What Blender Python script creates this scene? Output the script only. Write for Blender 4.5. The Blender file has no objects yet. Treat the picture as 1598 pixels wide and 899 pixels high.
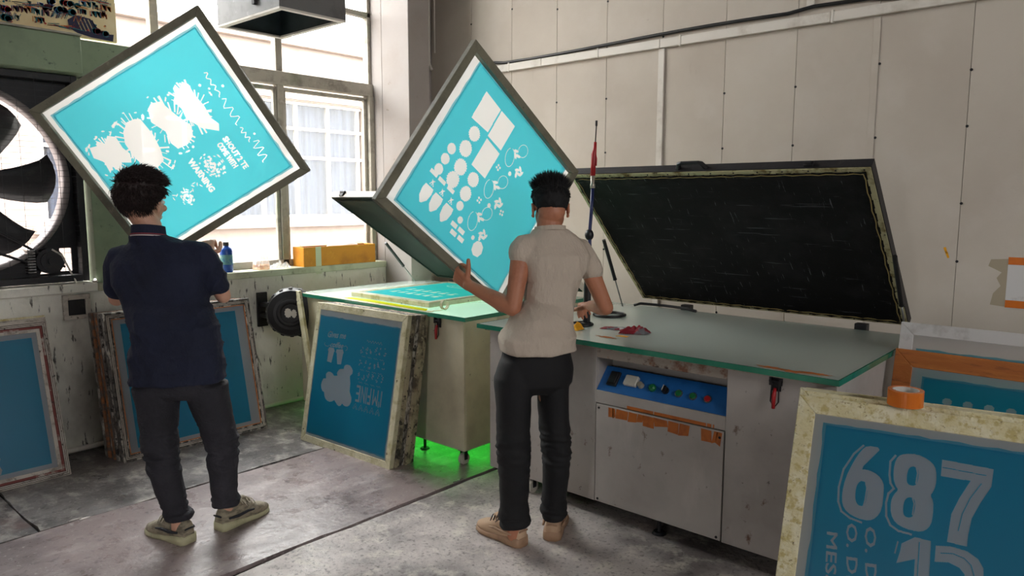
import bpy, bmesh, math, random
from mathutils import Vector, Matrix, noise
V = Vector
random.seed(7)
S = bpy.context.scene
COL = S.collection
PI = math.pi

# ------------------------------------------------------------------ camera
cam = bpy.data.cameras.new('camera'); co = bpy.data.objects.new('camera', cam); COL.objects.link(co)
fw = V((-0.65751206, 0.74379247, -0.12021085)); rt = V((0.74904605, 0.66251423, 0.00221517)); up = V((-0.08128903, 0.08858696, 0.99274591))
co.matrix_world = Matrix(((rt.x, up.x, -fw.x, 0), (rt.y, up.y, -fw.y, 0), (rt.z, up.z, -fw.z, 1.55), (0, 0, 0, 1)))
cam.sensor_width = 36; cam.lens = 1141.2/1598*36; cam.clip_start = .05
S.camera = co
# ------------------------------------------------------------------ sky and exposure
w = bpy.data.worlds.new('sky'); S.world = w; w.use_nodes = True
bg = w.node_tree.nodes['Background']; bg.inputs[0].default_value = (1.0, .985, .985, 1); bg.inputs[1].default_value = 13.5
S.view_settings.view_transform = 'Standard'; S.view_settings.look = 'None'; S.view_settings.exposure = 0.5; S.view_settings.gamma = 1
S.view_settings.use_curve_mapping = False
def portal(loc, rot, sx, sy):
    l = bpy.data.lights.new('window_portal', 'AREA'); l.shape = 'RECTANGLE'; l.size = sx; l.size_y = sy
    l.cycles.is_portal = True
    o = bpy.data.objects.new('window_portal', l); COL.objects.link(o); o.location = loc; o.rotation_euler = rot
portal((-5.15, 2.9, 2.7), (0, -PI/2, 0), 3.4, 2.2)
portal((-5.15, 1.0, 2.4), (0, -PI/2, 0), 3.0, 1.4)
portal((.25, -4.95, 1.2), (PI/2, 0, 0), .5, 2.2)
portal((4.45, 0.6, 3.0), (0, PI/2, 0), .9, 2.4)

# ------------------------------------------------------------------ material helpers
def srgb(r, g, b):
    f = lambda c: (c/255/12.92) if c/255 <= .04045 else ((c/255+.055)/1.055)**2.4
    return (f(r), f(g), f(b), 1)
class N:
    def __init__(s, name):
        s.m = bpy.data.materials.new(name); s.m.use_nodes = True
        s.t = s.m.node_tree; s.n = s.t.nodes; s.b = s.n['Principled BSDF']; s.out = s.n['Material Output']
        tc = s.n.new('ShaderNodeTexCoord'); oi = s.n.new('ShaderNodeObjectInfo')
        mu = s.n.new('ShaderNodeMath'); mu.operation = 'MULTIPLY'; mu.inputs[1].default_value = 23.
        s.t.links.new(oi.outputs['Random'], mu.inputs[0]); s.w = mu.outputs[0]; s.co = tc.outputs['Object']
    def l(s, a, b): s.t.links.new(a, b)
    def noise(s, scale, stretch=(1, 1, 1), detail=6, rough=.6, dist=0, woff=0):
        mp = s.n.new('ShaderNodeMapping'); mp.inputs['Scale'].default_value = stretch; s.l(s.co, mp.inputs[0])
        nz = s.n.new('ShaderNodeTexNoise'); nz.noise_dimensions = '4D'; nz.inputs['Scale'].default_value = scale
        nz.inputs['Detail'].default_value = detail; nz.inputs['Roughness'].default_value = rough; nz.inputs['Distortion'].default_value = dist
        s.l(mp.outputs[0], nz.inputs['Vector'])
        ad = s.n.new('ShaderNodeMath'); ad.operation = 'ADD'; ad.inputs[1].default_value = woff; s.l(s.w, ad.inputs[0]); s.l(ad.outputs[0], nz.inputs['W'])
        return nz.outputs['Fac']
    def remap(s, f, lo, hi, a=0., b=1.):
        r = s.n.new('ShaderNodeMapRange'); r.inputs[1].default_value = lo; r.inputs[2].default_value = hi
        r.inputs[3].default_value = a; r.inputs[4].default_value = b; s.l(f, r.inputs[0]); return r.outputs[0]
    def mix(s, f, a, b):
        x = s.n.new('ShaderNodeMix'); x.data_type = 'RGBA'; s.l(f, x.inputs['Factor'])
        for q, i in ((a, 6), (b, 7)):
            if isinstance(q, tuple): x.inputs[i].default_value = q
            else: s.l(q, x.inputs[i])
        return x.outputs[2]
def MAT(name, col, rough=.7, metal=0., stains=(), bump=None, rvar=None, spec=.5, cracks=None):
    """stains: (colour, scale, lo, hi, stretch) noise masked layers"""
    s = N(name); c = col if len(col) == 4 else srgb(*col)
    k = 0
    for st in stains:
        k += 1
        c2 = srgb(*st[0]); f = s.remap(s.noise(st[1], st[4] if len(st) > 4 else (1, 1, 1), woff=3.7*k), st[2], st[3], 0, st[5] if len(st) > 5 else 1.)
        c = s.mix(f, c, c2)
    if isinstance(c, tuple): s.b.inputs['Base Color'].default_value = c
    else: s.l(c, s.b.inputs['Base Color'])
    s.b.inputs['Roughness'].default_value = rough; s.b.inputs['Metallic'].default_value = metal
    s.b.inputs['Specular IOR Level'].default_value = spec
    if rvar: s.l(s.remap(s.noise(rvar[0], woff=1.3), .3, .7, rvar[1], rvar[2]), s.b.inputs['Roughness'])
    if bump:
        h = s.noise(bump[0], bump[2] if len(bump) > 2 else (1, 1, 1), woff=9)
        bp = s.n.new('ShaderNodeBump'); bp.inputs['Strength'].default_value = bump[1]; bp.inputs['Distance'].default_value = .03 if bump[0] < 12 else .01
        s.l(h, bp.inputs['Height']); s.l(bp.outputs[0], s.b.inputs['Normal'])
    return s.m
def EMIT(name, col, st):
    s = N(name); s.b.inputs['Base Color'].default_value = (0.02, 0.02, 0.02, 1)
    s.b.inputs['Emission Color'].default_value = col; s.b.inputs['Emission Strength'].default_value = st; return s.m
def FILM(name, dif, tra, kd, kt, kp, tp=(1, 1, 1, 1), rough=.35, gl=.04, var=None):
    """thin sheet: diffuse + translucent + see-through + a little gloss"""
    s = N(name); n = s.n; n.remove(s.b)
    d = n.new('ShaderNodeBsdfDiffuse'); t = n.new('ShaderNodeBsdfTranslucent'); p = n.new('ShaderNodeBsdfTransparent'); g = n.new('ShaderNodeBsdfGlossy')
    d.inputs[0].default_value = dif; t.inputs[0].default_value = tra; p.inputs[0].default_value = tp
    if var:
        f = s.remap(s.noise(var[0], var[3] if len(var) > 3 else (1, 1, 1)), var[1], var[2]); s.l(s.mix(f, dif, var[4] if len(var) > 4 else tuple(x*.8 for x in dif[:3])+(1,)), d.inputs[0])
    g.inputs['Roughness'].default_value = rough; g.inputs[0].default_value = (1, 1, 1, 1)
    m1 = n.new('ShaderNodeMixShader'); m1.inputs[0].default_value = kt/(kd+kt); s.l(d.outputs[0], m1.inputs[1]); s.l(t.outputs[0], m1.inputs[2])
    m2 = n.new('ShaderNodeMixShader'); m2.inputs[0].default_value = kp; s.l(m1.outputs[0], m2.inputs[1]); s.l(p.outputs[0], m2.inputs[2])
    m3 = n.new('ShaderNodeMixShader'); m3.inputs[0].default_value = gl; s.l(m2.outputs[0], m3.inputs[1]); s.l(g.outputs[0], m3.inputs[2])
    s.l(m3.outputs[0], s.out.inputs[0]); return s.m
def GLASS(name, tint, gl=.08, haze=0., rough=.02, hz=(.8, .85, .82, 1)):
    s = N(name); n = s.n; n.remove(s.b)
    p = n.new('ShaderNodeBsdfTransparent'); p.inputs[0].default_value = tint
    g = n.new('ShaderNodeBsdfGlossy'); g.inputs['Roughness'].default_value = rough
    fr = n.new('ShaderNodeFresnel'); fr.inputs[0].default_value = 1.5
    d = n.new('ShaderNodeBsdfDiffuse'); d.inputs[0].default_value = hz
    m0 = n.new('ShaderNodeMixShader'); m0.inputs[0].default_value = haze; s.l(p.outputs[0], m0.inputs[1]); s.l(d.outputs[0], m0.inputs[2])
    ge = n.new('ShaderNodeNewGeometry'); fb_ = n.new('ShaderNodeMath'); fb_.operation = 'SUBTRACT'; fb_.inputs[0].default_value = 1; s.l(ge.outputs['Backfacing'], fb_.inputs[1])
    fm = n.new('ShaderNodeMath'); fm.operation = 'MULTIPLY'; s.l(fr.outputs[0], fm.inputs[0]); s.l(fb_.outputs[0], fm.inputs[1])      # no mirror from inside the thin sheet
    m1 = n.new('ShaderNodeMixShader'); s.l(fm.outputs[0], m1.inputs[0]); s.l(m0.outputs[0], m1.inputs[1]); s.l(g.outputs[0], m1.inputs[2])
    s.l(m1.outputs[0], s.out.inputs[0]); return s.m

M = {}
M['concrete'] = MAT('concrete', (136, 131, 129), .42, stains=[((70, 66, 66), 1.7, .40, .58, (1, 1, 1), .8), ((206, 200, 192), 7, .50, .68, (1, 1.6, 1), .65), ((44, 41, 40), 24, .56, .66, (1, 1, 1), .5), ((206, 200, 190), 70, .58, .68, (1, 1, 1), .45), ((120, 84, 76), 3.5, .60, .70, (1, 1, 1), .4)], bump=(30, .45), rvar=(6, .22, .6))
M['concrete_sheet'] = MAT('concrete_sheet', (150, 136, 135), .36, stains=[((92, 82, 82), 1.5, .44, .62, (1, 1, 1), .8), ((206, 196, 194), 4.5, .52, .68, (1.6, .7, 1), .5), ((58, 50, 50), 34, .57, .66, (1, 1, 1), .5), ((222, 214, 210), 60, .60, .68, (1, 1, 1), .45)], bump=(16, .35), rvar=(7, .18, .5))
M['concrete_light'] = MAT('concrete_light', (206, 197, 193), .5, stains=[((96, 90, 90), 1.3, .43, .58, (1, 1, 1), .85), ((226, 220, 208), 10, .52, .66, (1, 1, 1), .7), ((62, 58, 55), 55, .54, .66, (1, 1, 1), .6), ((72, 67, 64), 4, .58, .68, (1, 1, 1), .55)], bump=(38, .6), rvar=(6, .3, .7))
M['gap'] = MAT('gap', (22, 20, 19), .9, stains=[((44, 40, 36), 20, .5, .7)])
M['panel'] = MAT('panel', (196, 187, 174), .75, stains=[((176, 165, 152), 1.1, .4, .7, (1, 1, 1), .7), ((206, 199, 190), 4, .5, .8, (1, 1, 1), .5), ((120, 105, 92), 40, .68, .8, (1, 1, 1), .5), ((150, 132, 112), 6, .66, .8, (1, 1, .3), .5)], bump=(60, .08))
M['plaster'] = MAT('plaster', (154, 147, 143), .8, stains=[((138, 126, 116), 2, .5, .75, (1, 1, 1), .7), ((96, 86, 76), 14, .66, .78)], bump=(25, .12))
M['plaster_dirty'] = MAT('plaster_dirty', (226, 224, 214), .85, stains=[((140, 132, 122), 2.2, .50, .68, (1, 1, .6), .75), ((212, 212, 194), 5, .55, .68, (1, 1, .7), .7), ((38, 34, 32), 26, .60, .66, (1.6, 1.6, .35), .9), ((120, 128, 100), 3, .6, .7, (1, 1, 1), .5)], bump=(22, .6))
M['green_paint'] = MAT('green_paint', (132, 148, 120), .6, stains=[((104, 118, 97), 4, .45, .7, (1, 1, 1), .8), ((48, 52, 44), 24, .62, .72), ((142, 152, 130), 9, .6, .75, (1, 1, 1), .6)], bump=(30, .2))
M['sill'] = MAT('sill', (196, 200, 176), .7, stains=[((150, 148, 124), 5, .5, .7), ((96, 88, 76), 18, .62, .75)], bump=(25, .2))
M['window_frame'] = MAT('window_frame', (172, 165, 152), .6, stains=[((118, 112, 102), 8, .5, .7), ((196, 188, 174), 14, .6, .75), ((110, 130, 96), 3, .55, .7, (1, 1, .5), .7)], bump=(40, .2))
M['trim'] = MAT('trim', (214, 208, 198), .5, stains=[((178, 168, 154), 6, .55, .75)])
M['dark_metal'] = MAT('dark_metal', (34, 33, 36), .55, .2, stains=[((62, 58, 56), 18, .58, .75)], bump=(40, .15))
M['fan_ring'] = MAT('fan_ring', (128, 120, 118), .5, .1, stains=[((88, 80, 78), 9, .5, .75)])
M['rubber'] = MAT('rubber', (15, 15, 16), .6, spec=.2, stains=[((34, 34, 35), 4, .5, .7), ((96, 98, 104), 7, .62, .66, (.5, 9, 6), .5), ((130, 132, 140), 16, .64, .68, (7, .6, 3), .5)], bump=(90, .08))
M['rubber_green'] = MAT('rubber_green', (8, 26, 19), .6, spec=.2, stains=[((5, 17, 13), 4, .45, .7)])
M['white_paint'] = MAT('white_paint', (178, 172, 166), .5, stains=[((146, 138, 132), 2, .45, .7, (1, 1, 1), .8), ((104, 78, 62), 13, .64, .70, (1, 1, .7)), ((70, 60, 54), 34, .66, .74), ((196, 190, 184), 7, .58, .75, (1, 1, .3), .7)], bump=(28, .12), rvar=(5, .35, .6))
M['rusty_paint'] = MAT('rusty_paint', (168, 158, 146), .6, stains=[((124, 84, 62), 12, .52, .62), ((76, 58, 48), 24, .58, .68), ((150, 98, 60), 40, .62, .7)], bump=(28, .3))
M['cream_paint'] = MAT('cream_paint', (214, 206, 178), .5, stains=[((160, 152, 128), 2.5, .45, .7, (1, 1, 1), .7), ((72, 64, 54), 28, .68, .74), ((206, 202, 184), 7, .55, .7, (1, 1, .3), .6)], bump=(28, .1))
M['steel'] = MAT('steel', (150, 150, 148), .35, .9, stains=[((90, 84, 78), 14, .55, .7)])
M['aged_strip'] = MAT('aged_strip', (196, 190, 150), .45, .3, stains=[((120, 104, 60), 16, .5, .65), ((70, 60, 44), 34, .6, .7)])
M['gasket_old'] = MAT('gasket_old', (134, 118, 70), .5)
M['black_plastic'] = MAT('black_plastic', (24, 24, 26), .4, stains=[((40, 40, 42), 20, .55, .7)])
M['blue_panel'] = MAT('blue_panel', (32, 104, 176), .45, stains=[((26, 84, 148), 8, .5, .7), ((120, 130, 140), 40, .68, .75)])
M['hood'] = MAT('hood', (112, 112, 112), .5, .2, stains=[((84, 84, 84), 5, .5, .7), ((150, 150, 148), 20, .62, .75)])
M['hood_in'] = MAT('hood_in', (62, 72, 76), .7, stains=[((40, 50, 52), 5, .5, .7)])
# screen frames
M['frame_olive'] = MAT('frame_olive', (124, 121, 102), .55, stains=[((92, 90, 76), 9, .45, .7, (1, 1, 1), .8), ((158, 154, 134), 28, .6, .72, (1, 1, 1), .6), ((40, 38, 32), 40, .66, .74)], bump=(60, .3))
M['frame_cream'] = MAT('frame_cream', (206, 200, 168), .6, stains=[((176, 168, 128), 12, .48, .62), ((96, 86, 66), 38, .62, .69), ((222, 218, 200), 20, .55, .7, (1, 1, 1), .6)], bump=(50, .5))
M['frame_yellow'] = MAT('frame_yellow', (214, 204, 160), .65, stains=[((226, 220, 190), 18, .45, .6), ((190, 174, 116), 34, .52, .62), ((150, 132, 88), 60, .60, .68), ((70, 60, 52), 90, .66, .70)], bump=(60, .9))
M['frame_pale'] = MAT('frame_pale', (186, 178, 168), .6, stains=[((132, 122, 112), 14, .5, .65), ((62, 54, 48), 40, .6, .68)], bump=(50, .4))
M['frame_red'] = MAT('frame_red', (112, 48, 42), .6, stains=[((168, 156, 146), 12, .52, .6), ((60, 34, 30), 30, .55, .66)], bump=(50, .3))
M['frame_grime'] = MAT('frame_grime', (96, 90, 84), .6, stains=[((188, 182, 172), 22, .5, .56, (1, .3, 1)), ((34, 32, 30), 30, .5, .6)], bump=(50, .6))
M['frame_orange'] = MAT('frame_orange', (176, 102, 44), .6, stains=[((206, 128, 60), 8, .5, .7, (.4, 3, 1)), ((112, 62, 34), 18, .58, .7, (.4, 3, 1))], bump=(40, .3))
M['frame_orange_dirty'] = MAT('frame_orange_dirty', (150, 96, 58), .65, stains=[((96, 84, 74), 9, .45, .6, (.6, 3, 1)), ((196, 120, 60), 16, .58, .7)], bump=(40, .4))
M['frame_dark_cream'] = MAT('frame_dark_cream', (176, 166, 138), .65, stains=[((92, 84, 70), 9, .46, .58), ((44, 40, 36), 26, .54, .62), ((206, 198, 168), 40, .6, .7)], bump=(50, .5))
M['frame_white'] = MAT('frame_white', (206, 204, 202), .5, stains=[((168, 164, 160), 9, .55, .7)])
M['fabric'] = FILM('screen_fabric', srgb(200, 200, 202), (.95, .93, .90, 1), .36, .64, .12, gl=.02)
M['emulsion'] = FILM('emulsion', srgb(8, 86, 146), (.10, .82, .94, 1), .28, .72, .10, (.3, .9, 1, 1), gl=.03, rough=.4, var=(3, .35, .7, (1, 1, 1), srgb(12, 96, 148)))
M['emulsion_edge'] = FILM('emulsion_wash', srgb(70, 130, 160), (.30, .80, .88, 1), .45, .55, .12, (.7, .95, 1, 1), gl=.02)

# ------------------------------------------------------------------ mesh helpers
def box(bm, lo, hi, mat=None):
    lo, hi = V(lo), V(hi)
    vs = [bm.verts.new((x, y, z)) for x in (lo.x, hi.x) for y in (lo.y, hi.y) for z in (lo.z, hi.z)]
    for f in ((0, 1, 3, 2), (4, 6, 7, 5), (0, 4, 5, 1), (2, 3, 7, 6), (0, 2, 6, 4), (1, 5, 7, 3)):
        bm.faces.new([vs[i] for i in f])
    if mat is not None:
        for v in vs: v.co = mat @ v.co
    return vs
def prism(bm, pts, d):
    """closed polygon pts (3D) extruded by vector d"""
    a = [bm.verts.new(p) for p in pts]; b = [bm.verts.new(V(p)+V(d)) for p in pts]; n = len(pts)
    bm.faces.new(a[::-1]); bm.faces.new(b)
    for i in range(n): bm.faces.new((a[i], a[(i+1) % n], b[(i+1) % n], b[i]))
def tube(bm, pts, r, n=8, caps=True, closed=False):
    pts = [V(p) for p in pts]; m = len(pts); rr = r if isinstance(r, (list, tuple)) else [r]*m
    rings = []; prev = None
    for i, p in enumerate(pts):
        if closed: t = pts[(i+1) % m]-pts[i-1]
        else: t = pts[min(i+1, m-1)]-pts[max(i-1, 0)]
        t.normalize()
        if prev is None: a = t.orthogonal().normalized()
        else: a = (prev-t*prev.dot(t)).normalized()
        prev = a; b = t.cross(a)
        rings.append([bm.verts.new(p+(a*math.cos(q)+b*math.sin(q))*rr[i]) for q in (2*PI*k/n for k in range(n))])
    for i in range(m if closed else m-1):
        A, B = rings[i], rings[(i+1) % m]
        for k in range(n): bm.faces.new((A[k], A[(k+1) % n], B[(k+1) % n], B[k]))
    if caps and not closed: bm.faces.new(rings[0][::-1]); bm.faces.new(rings[-1])
def limb(bm, pr, n=16):
    """rounded tapering capsule chain (point, radius)"""
    pts = [(V(p), r) for p, r in pr]; L = []
    p0, r0 = pts[0]; d = (pts[0][0]-pts[1][0]).normalized()
    for a in (.95, .75, .4): L.append((p0+d*r0*a, r0*math.sqrt(1-a*a)))
    for i, (p, r) in enumerate(pts):
        L.append((p, r))
        if i < len(pts)-1: L.append(((p+pts[i+1][0])/2, (r+pts[i+1][1])/2))
    p1, r1 = pts[-1]; d = (pts[-1][0]-pts[-2][0]).normalized()
    for a in (.4, .75, .95): L.append((p1+d*r1*a, r1*math.sqrt(1-a*a)))
    tube(bm, [p for p, r in L], [r for p, r in L], n)
def loft(bm, rings, n=28):
    """rings: (centre, axisA, axisB, a, b, power)"""
    R = []
    for c, A, B, a, b, e in rings:
        c, A, B = V(c), V(A), V(B); q = []
        for k in range(n):
            t = 2*PI*k/n; x, y = math.cos(t), math.sin(t)
            sx = math.copysign(abs(x)**(2/e), x); sy = math.copysign(abs(y)**(2/e), y)
            q.append(bm.verts.new(c+A*sx*a+B*sy*b))
        R.append(q)
    for A, B in zip(R, R[1:]):
        for k in range(n): bm.faces.new((A[k], A[(k+1) % n], B[(k+1) % n], B[k]))
    bm.faces.new(R[0][::-1]); bm.faces.new(R[-1])
def ell(bm, c, r, rot=None, sub=3):
    m = Matrix.Translation(V(c)) @ (rot.to_4x4() if rot else Matrix.Identity(4)) @ Matrix.Diagonal((r[0], r[1], r[2], 1))
    bmesh.ops.create_icosphere(bm, subdivisions=sub, radius=1, matrix=m)
def cyl(bm, a, b, r, n=16, r2=None): tube(bm, [a, b], [r, r if r2 is None else r2], n)
def mesh(bm, name, mats, smooth=False, bev=0, keep=False):
    if bev: bmesh.ops.bevel(bm, geom=[e for e in bm.edges], offset=bev, segments=1, affect='EDGES', profile=.5)
    bmesh.ops.recalc_face_normals(bm, faces=bm.faces)
    me = bpy.data.meshes.new(name); bm.to_mesh(me); bm.free()
    for m in (mats if isinstance(mats, (list, tuple)) else [mats]): me.materials.append(m)
    if smooth:
        for p in me.polygons: p.use_smooth = True
    return me
def OB(name, me, parent=None, label=None, cat=None, group=None, kind=None, loc=None):
    o = bpy.data.objects.new(name, me); COL.objects.link(o)
    if parent: o.parent = parent
    if label: o['label'] = label
    if cat: o['category'] = cat
    if group: o['group'] = group
    if kind: o['kind'] = kind
    if loc is not None: o.location = loc
    return o
def part(name, bm, mat, parent=None, smooth=False, bev=0, **k): return OB(name, mesh(bm, name, mat, smooth, bev), parent, **k)
def B(): return bmesh.new()
def PB(name, lo, hi, mat, parent=None, bev=.002, **k):
    b = B(); box(b, lo, hi); return part(name, b, mat, parent, bev=bev, **k)
def thing(name, label, cat, loc=(0, 0, 0), group=None): return OB(name, None, None, label, cat, group, loc=loc)
def struct(name, parent=None): return OB(name, None, parent, kind='structure')
def grid_pts(n): return [i/n for i in range(n+1)]

def flat_fill(loops, name):
    """2D even-odd fill of loops -> list of mesh verts/faces (a mesh datablock)"""
    cu = bpy.data.curves.new(name, 'CURVE'); cu.dimensions = '2D'; cu.fill_mode = 'BOTH'
    for lp in loops:
        s = cu.splines.new('POLY'); s.points.add(len(lp)-1); s.use_cyclic_u = True
        for p, q in zip(s.points, lp): p.co = (q[0], q[1], 0, 1)
    o = bpy.data.objects.new(name, cu); COL.objects.link(o)
    dg = bpy.context.evaluated_depsgraph_get(); me = bpy.data.meshes.new_from_object(o.evaluated_get(dg))
    bpy.data.objects.remove(o); bpy.data.curves.remove(cu); return me
_tc = {}
def text_loops(body, bold=0.0, shear=0., res=2):
    key = (body, bold, shear)
    if key in _tc: return _tc[key]
    cu = bpy.data.curves.new('t', 'FONT'); cu.body = body; cu.size = 1; cu.offset = bold; cu.shear = shear; cu.resolution_u = res; cu.fill_mode = 'FRONT'
    o = bpy.data.objects.new('t', cu); COL.objects.link(o)
    dg = bpy.context.evaluated_depsgraph_get(); me = bpy.data.meshes.new_from_object(o.evaluated_get(dg))
    bpy.data.objects.remove(o); bpy.data.curves.remove(cu)
    bm = B(); bm.from_mesh(me); bmesh.ops.remove_doubles(bm, verts=bm.verts, dist=1e-5)
    nxt = {}
    for e in bm.edges:
        if len(e.link_faces) == 1:
            l = e.link_faces[0].loops[:]
            for lo in l:
                if lo.edge == e: nxt.setdefault(lo.vert.index, []).append(lo.link_loop_next.vert.index)
    bm.verts.ensure_lookup_table(); cos = [v.co.xy.copy() for v in bm.verts]; bm.free(); bpy.data.meshes.remove(me)
    loops = []
    while nxt:
        s = next(iter(nxt)); cur = s; lp = []
        while cur in nxt:
            lp.append(cos[cur]); q = nxt[cur]; n2 = q.pop()
            if not q: del nxt[cur]
            cur = n2
            if cur == s: break
        if len(lp) > 2: loops.append([(p.x, p.y) for p in lp])
    xs = [p[0] for l in loops for p in l]; ys = [p[1] for l in loops for p in l]
    a, b, c, d = min(xs), max(xs), min(ys), max(ys)
    loops = [[((x-a)/(b-a), (y-c)/(d-c)) for x, y in l] for l in loops]
    _tc[key] = loops; return loops

def TXT(body, x, y, w, h, rot=0, bold=.0, mirror=False, shear=0.):
    """text stretched to w x h, its lower left corner at x,y, baseline turned by rot degrees"""
    c, s = math.cos(math.radians(rot)), math.sin(math.radians(rot)); out = []
    for l in text_loops(body, 0, shear):
        q = []
        for u, v in l:
            if mirror: u = 1-u
            a, b = u*w, v*h; q.append((x+a*c-b*s, y+a*s+b*c))
        out.append(q)
    return [('X', out)]+([('U', sum((STROKE(q+[q[0]], bold*h)[1] for q in out), []))] if bold else [])
def sheet(rect, items, dy=.0018):
    """flat sheet over rect with the items cut out of it, in thin rows; item: loop | ('X', loops even-odd) | ('U', loops) | ('S', loops put back)"""
    x0, y0, x1, y1 = rect; n = max(1, round((y1-y0)/dy)); dy = (y1-y0)/n; rows_a = [[] for _ in range(n)]; rows_s = [[] for _ in range(n)]
    for it in items:
        kind, loops = (it[0], it[1]) if isinstance(it[0], str) else ('X', [it])
        for grp in ([loops] if kind == 'X' else [[l] for l in loops]):
            ys = [p[1] for l in grp for p in l]; lo = max(0, int((min(ys)-y0)/dy)-1); hi = min(n-1, int((max(ys)-y0)/dy)+1)
            for r in range(lo, hi+1):
                y = y0+(r+.5)*dy; xs = []
                for l in grp:
                    for i in range(len(l)):
                        a, b = l[i-1], l[i]
                        if (a[1] > y) != (b[1] > y): xs.append(a[0]+(y-a[1])/(b[1]-a[1])*(b[0]-a[0]))
                xs.sort()
                for a, b in zip(xs[::2], xs[1::2]): (rows_s if kind == 'S' else rows_a)[r].append((a, b))
    vs, fs = [], []
    for r in range(n):
        def union(L):
            out = []
            for a, b in sorted(L):
                if out and a <= out[-1][1]+1e-5: out[-1][1] = max(out[-1][1], b)
                else: out.append([a, b])
            return out
        cut = union(rows_a[r]); back = union(rows_s[r]); cur = x0; runs = []
        for a, b in cut:
            a, b = max(a, x0), min(b, x1)
            if a > cur: runs.append((cur, a))
            cur = max(cur, b)
        if cur < x1: runs.append((cur, x1))
        runs += [(max(a, x0), min(b, x1)) for a, b in back if b > x0 and a < x1]
        ya, yb = y0+r*dy, y0+(r+1)*dy
        if len(runs) == 1 and fs and runs[0] == (x0, x1) and last == (x0, x1):
            vs[-1] = (x1, yb, 0); vs[-2] = (x0, yb, 0)
        else:
            for a, b in runs:
                k = len(vs); vs += [(a, ya, 0), (b, ya, 0), (a, yb, 0), (b, yb, 0)]; fs.append((k, k+1, k+3, k+2))
        last = runs[0] if len(runs) == 1 else None
    me = bpy.data.meshes.new('sheet'); me.from_pydata(vs, [], fs); return me
def BLOB(x, y, r, k=10, jag=.15, ry=None, n=28, seed=0, rot=0):
    rnd = random.Random(seed); ry = ry or r; q = []
    for i in range(n):
        t = 2*PI*i/n; f = 1+jag*(1 if i % 2 else -1)*rnd.uniform(.3, 1) if jag else 1
        a, b = math.cos(t)*r*f, math.sin(t)*ry*f; c, s = math.cos(rot), math.sin(rot); q.append((x+a*c-b*s, y+a*s+b*c))
    return q
def RECT(x0, y0, x1, y1): return [(x0, y0), (x1, y0), (x1, y1), (x0, y1)]
def STROKE(pts, w):
    out = []
    for a, b in zip(pts, pts[1:]):
        dx, dy = b[0]-a[0], b[1]-a[1]; d = math.hypot(dx, dy)
        if d < 1e-6: continue
        tx, ty = dx/d*w/2, dy/d*w/2; nx, ny = -ty, tx
        out.append([(a[0]-tx+nx, a[1]-ty+ny), (b[0]+tx+nx, b[1]+ty+ny), (b[0]+tx-nx, b[1]+ty-ny), (a[0]-tx-nx, a[1]-ty-ny)])
    return ('U', out)
def RIBBON(pts, w):
    """thin polyline as a closed loop"""
    L, R = [], []
    for i, p in enumerate(pts):
        a = pts[max(i-1, 0)]; b = pts[min(i+1, len(pts)-1)]; dx, dy = b[0]-a[0], b[1]-a[1]; d = math.hypot(dx, dy) or 1
        nx, ny = -dy/d*w/2, dx/d*w/2; L.append((p[0]+nx, p[1]+ny)); R.append((p[0]-nx, p[1]-ny))
    return L+R[::-1]

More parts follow.
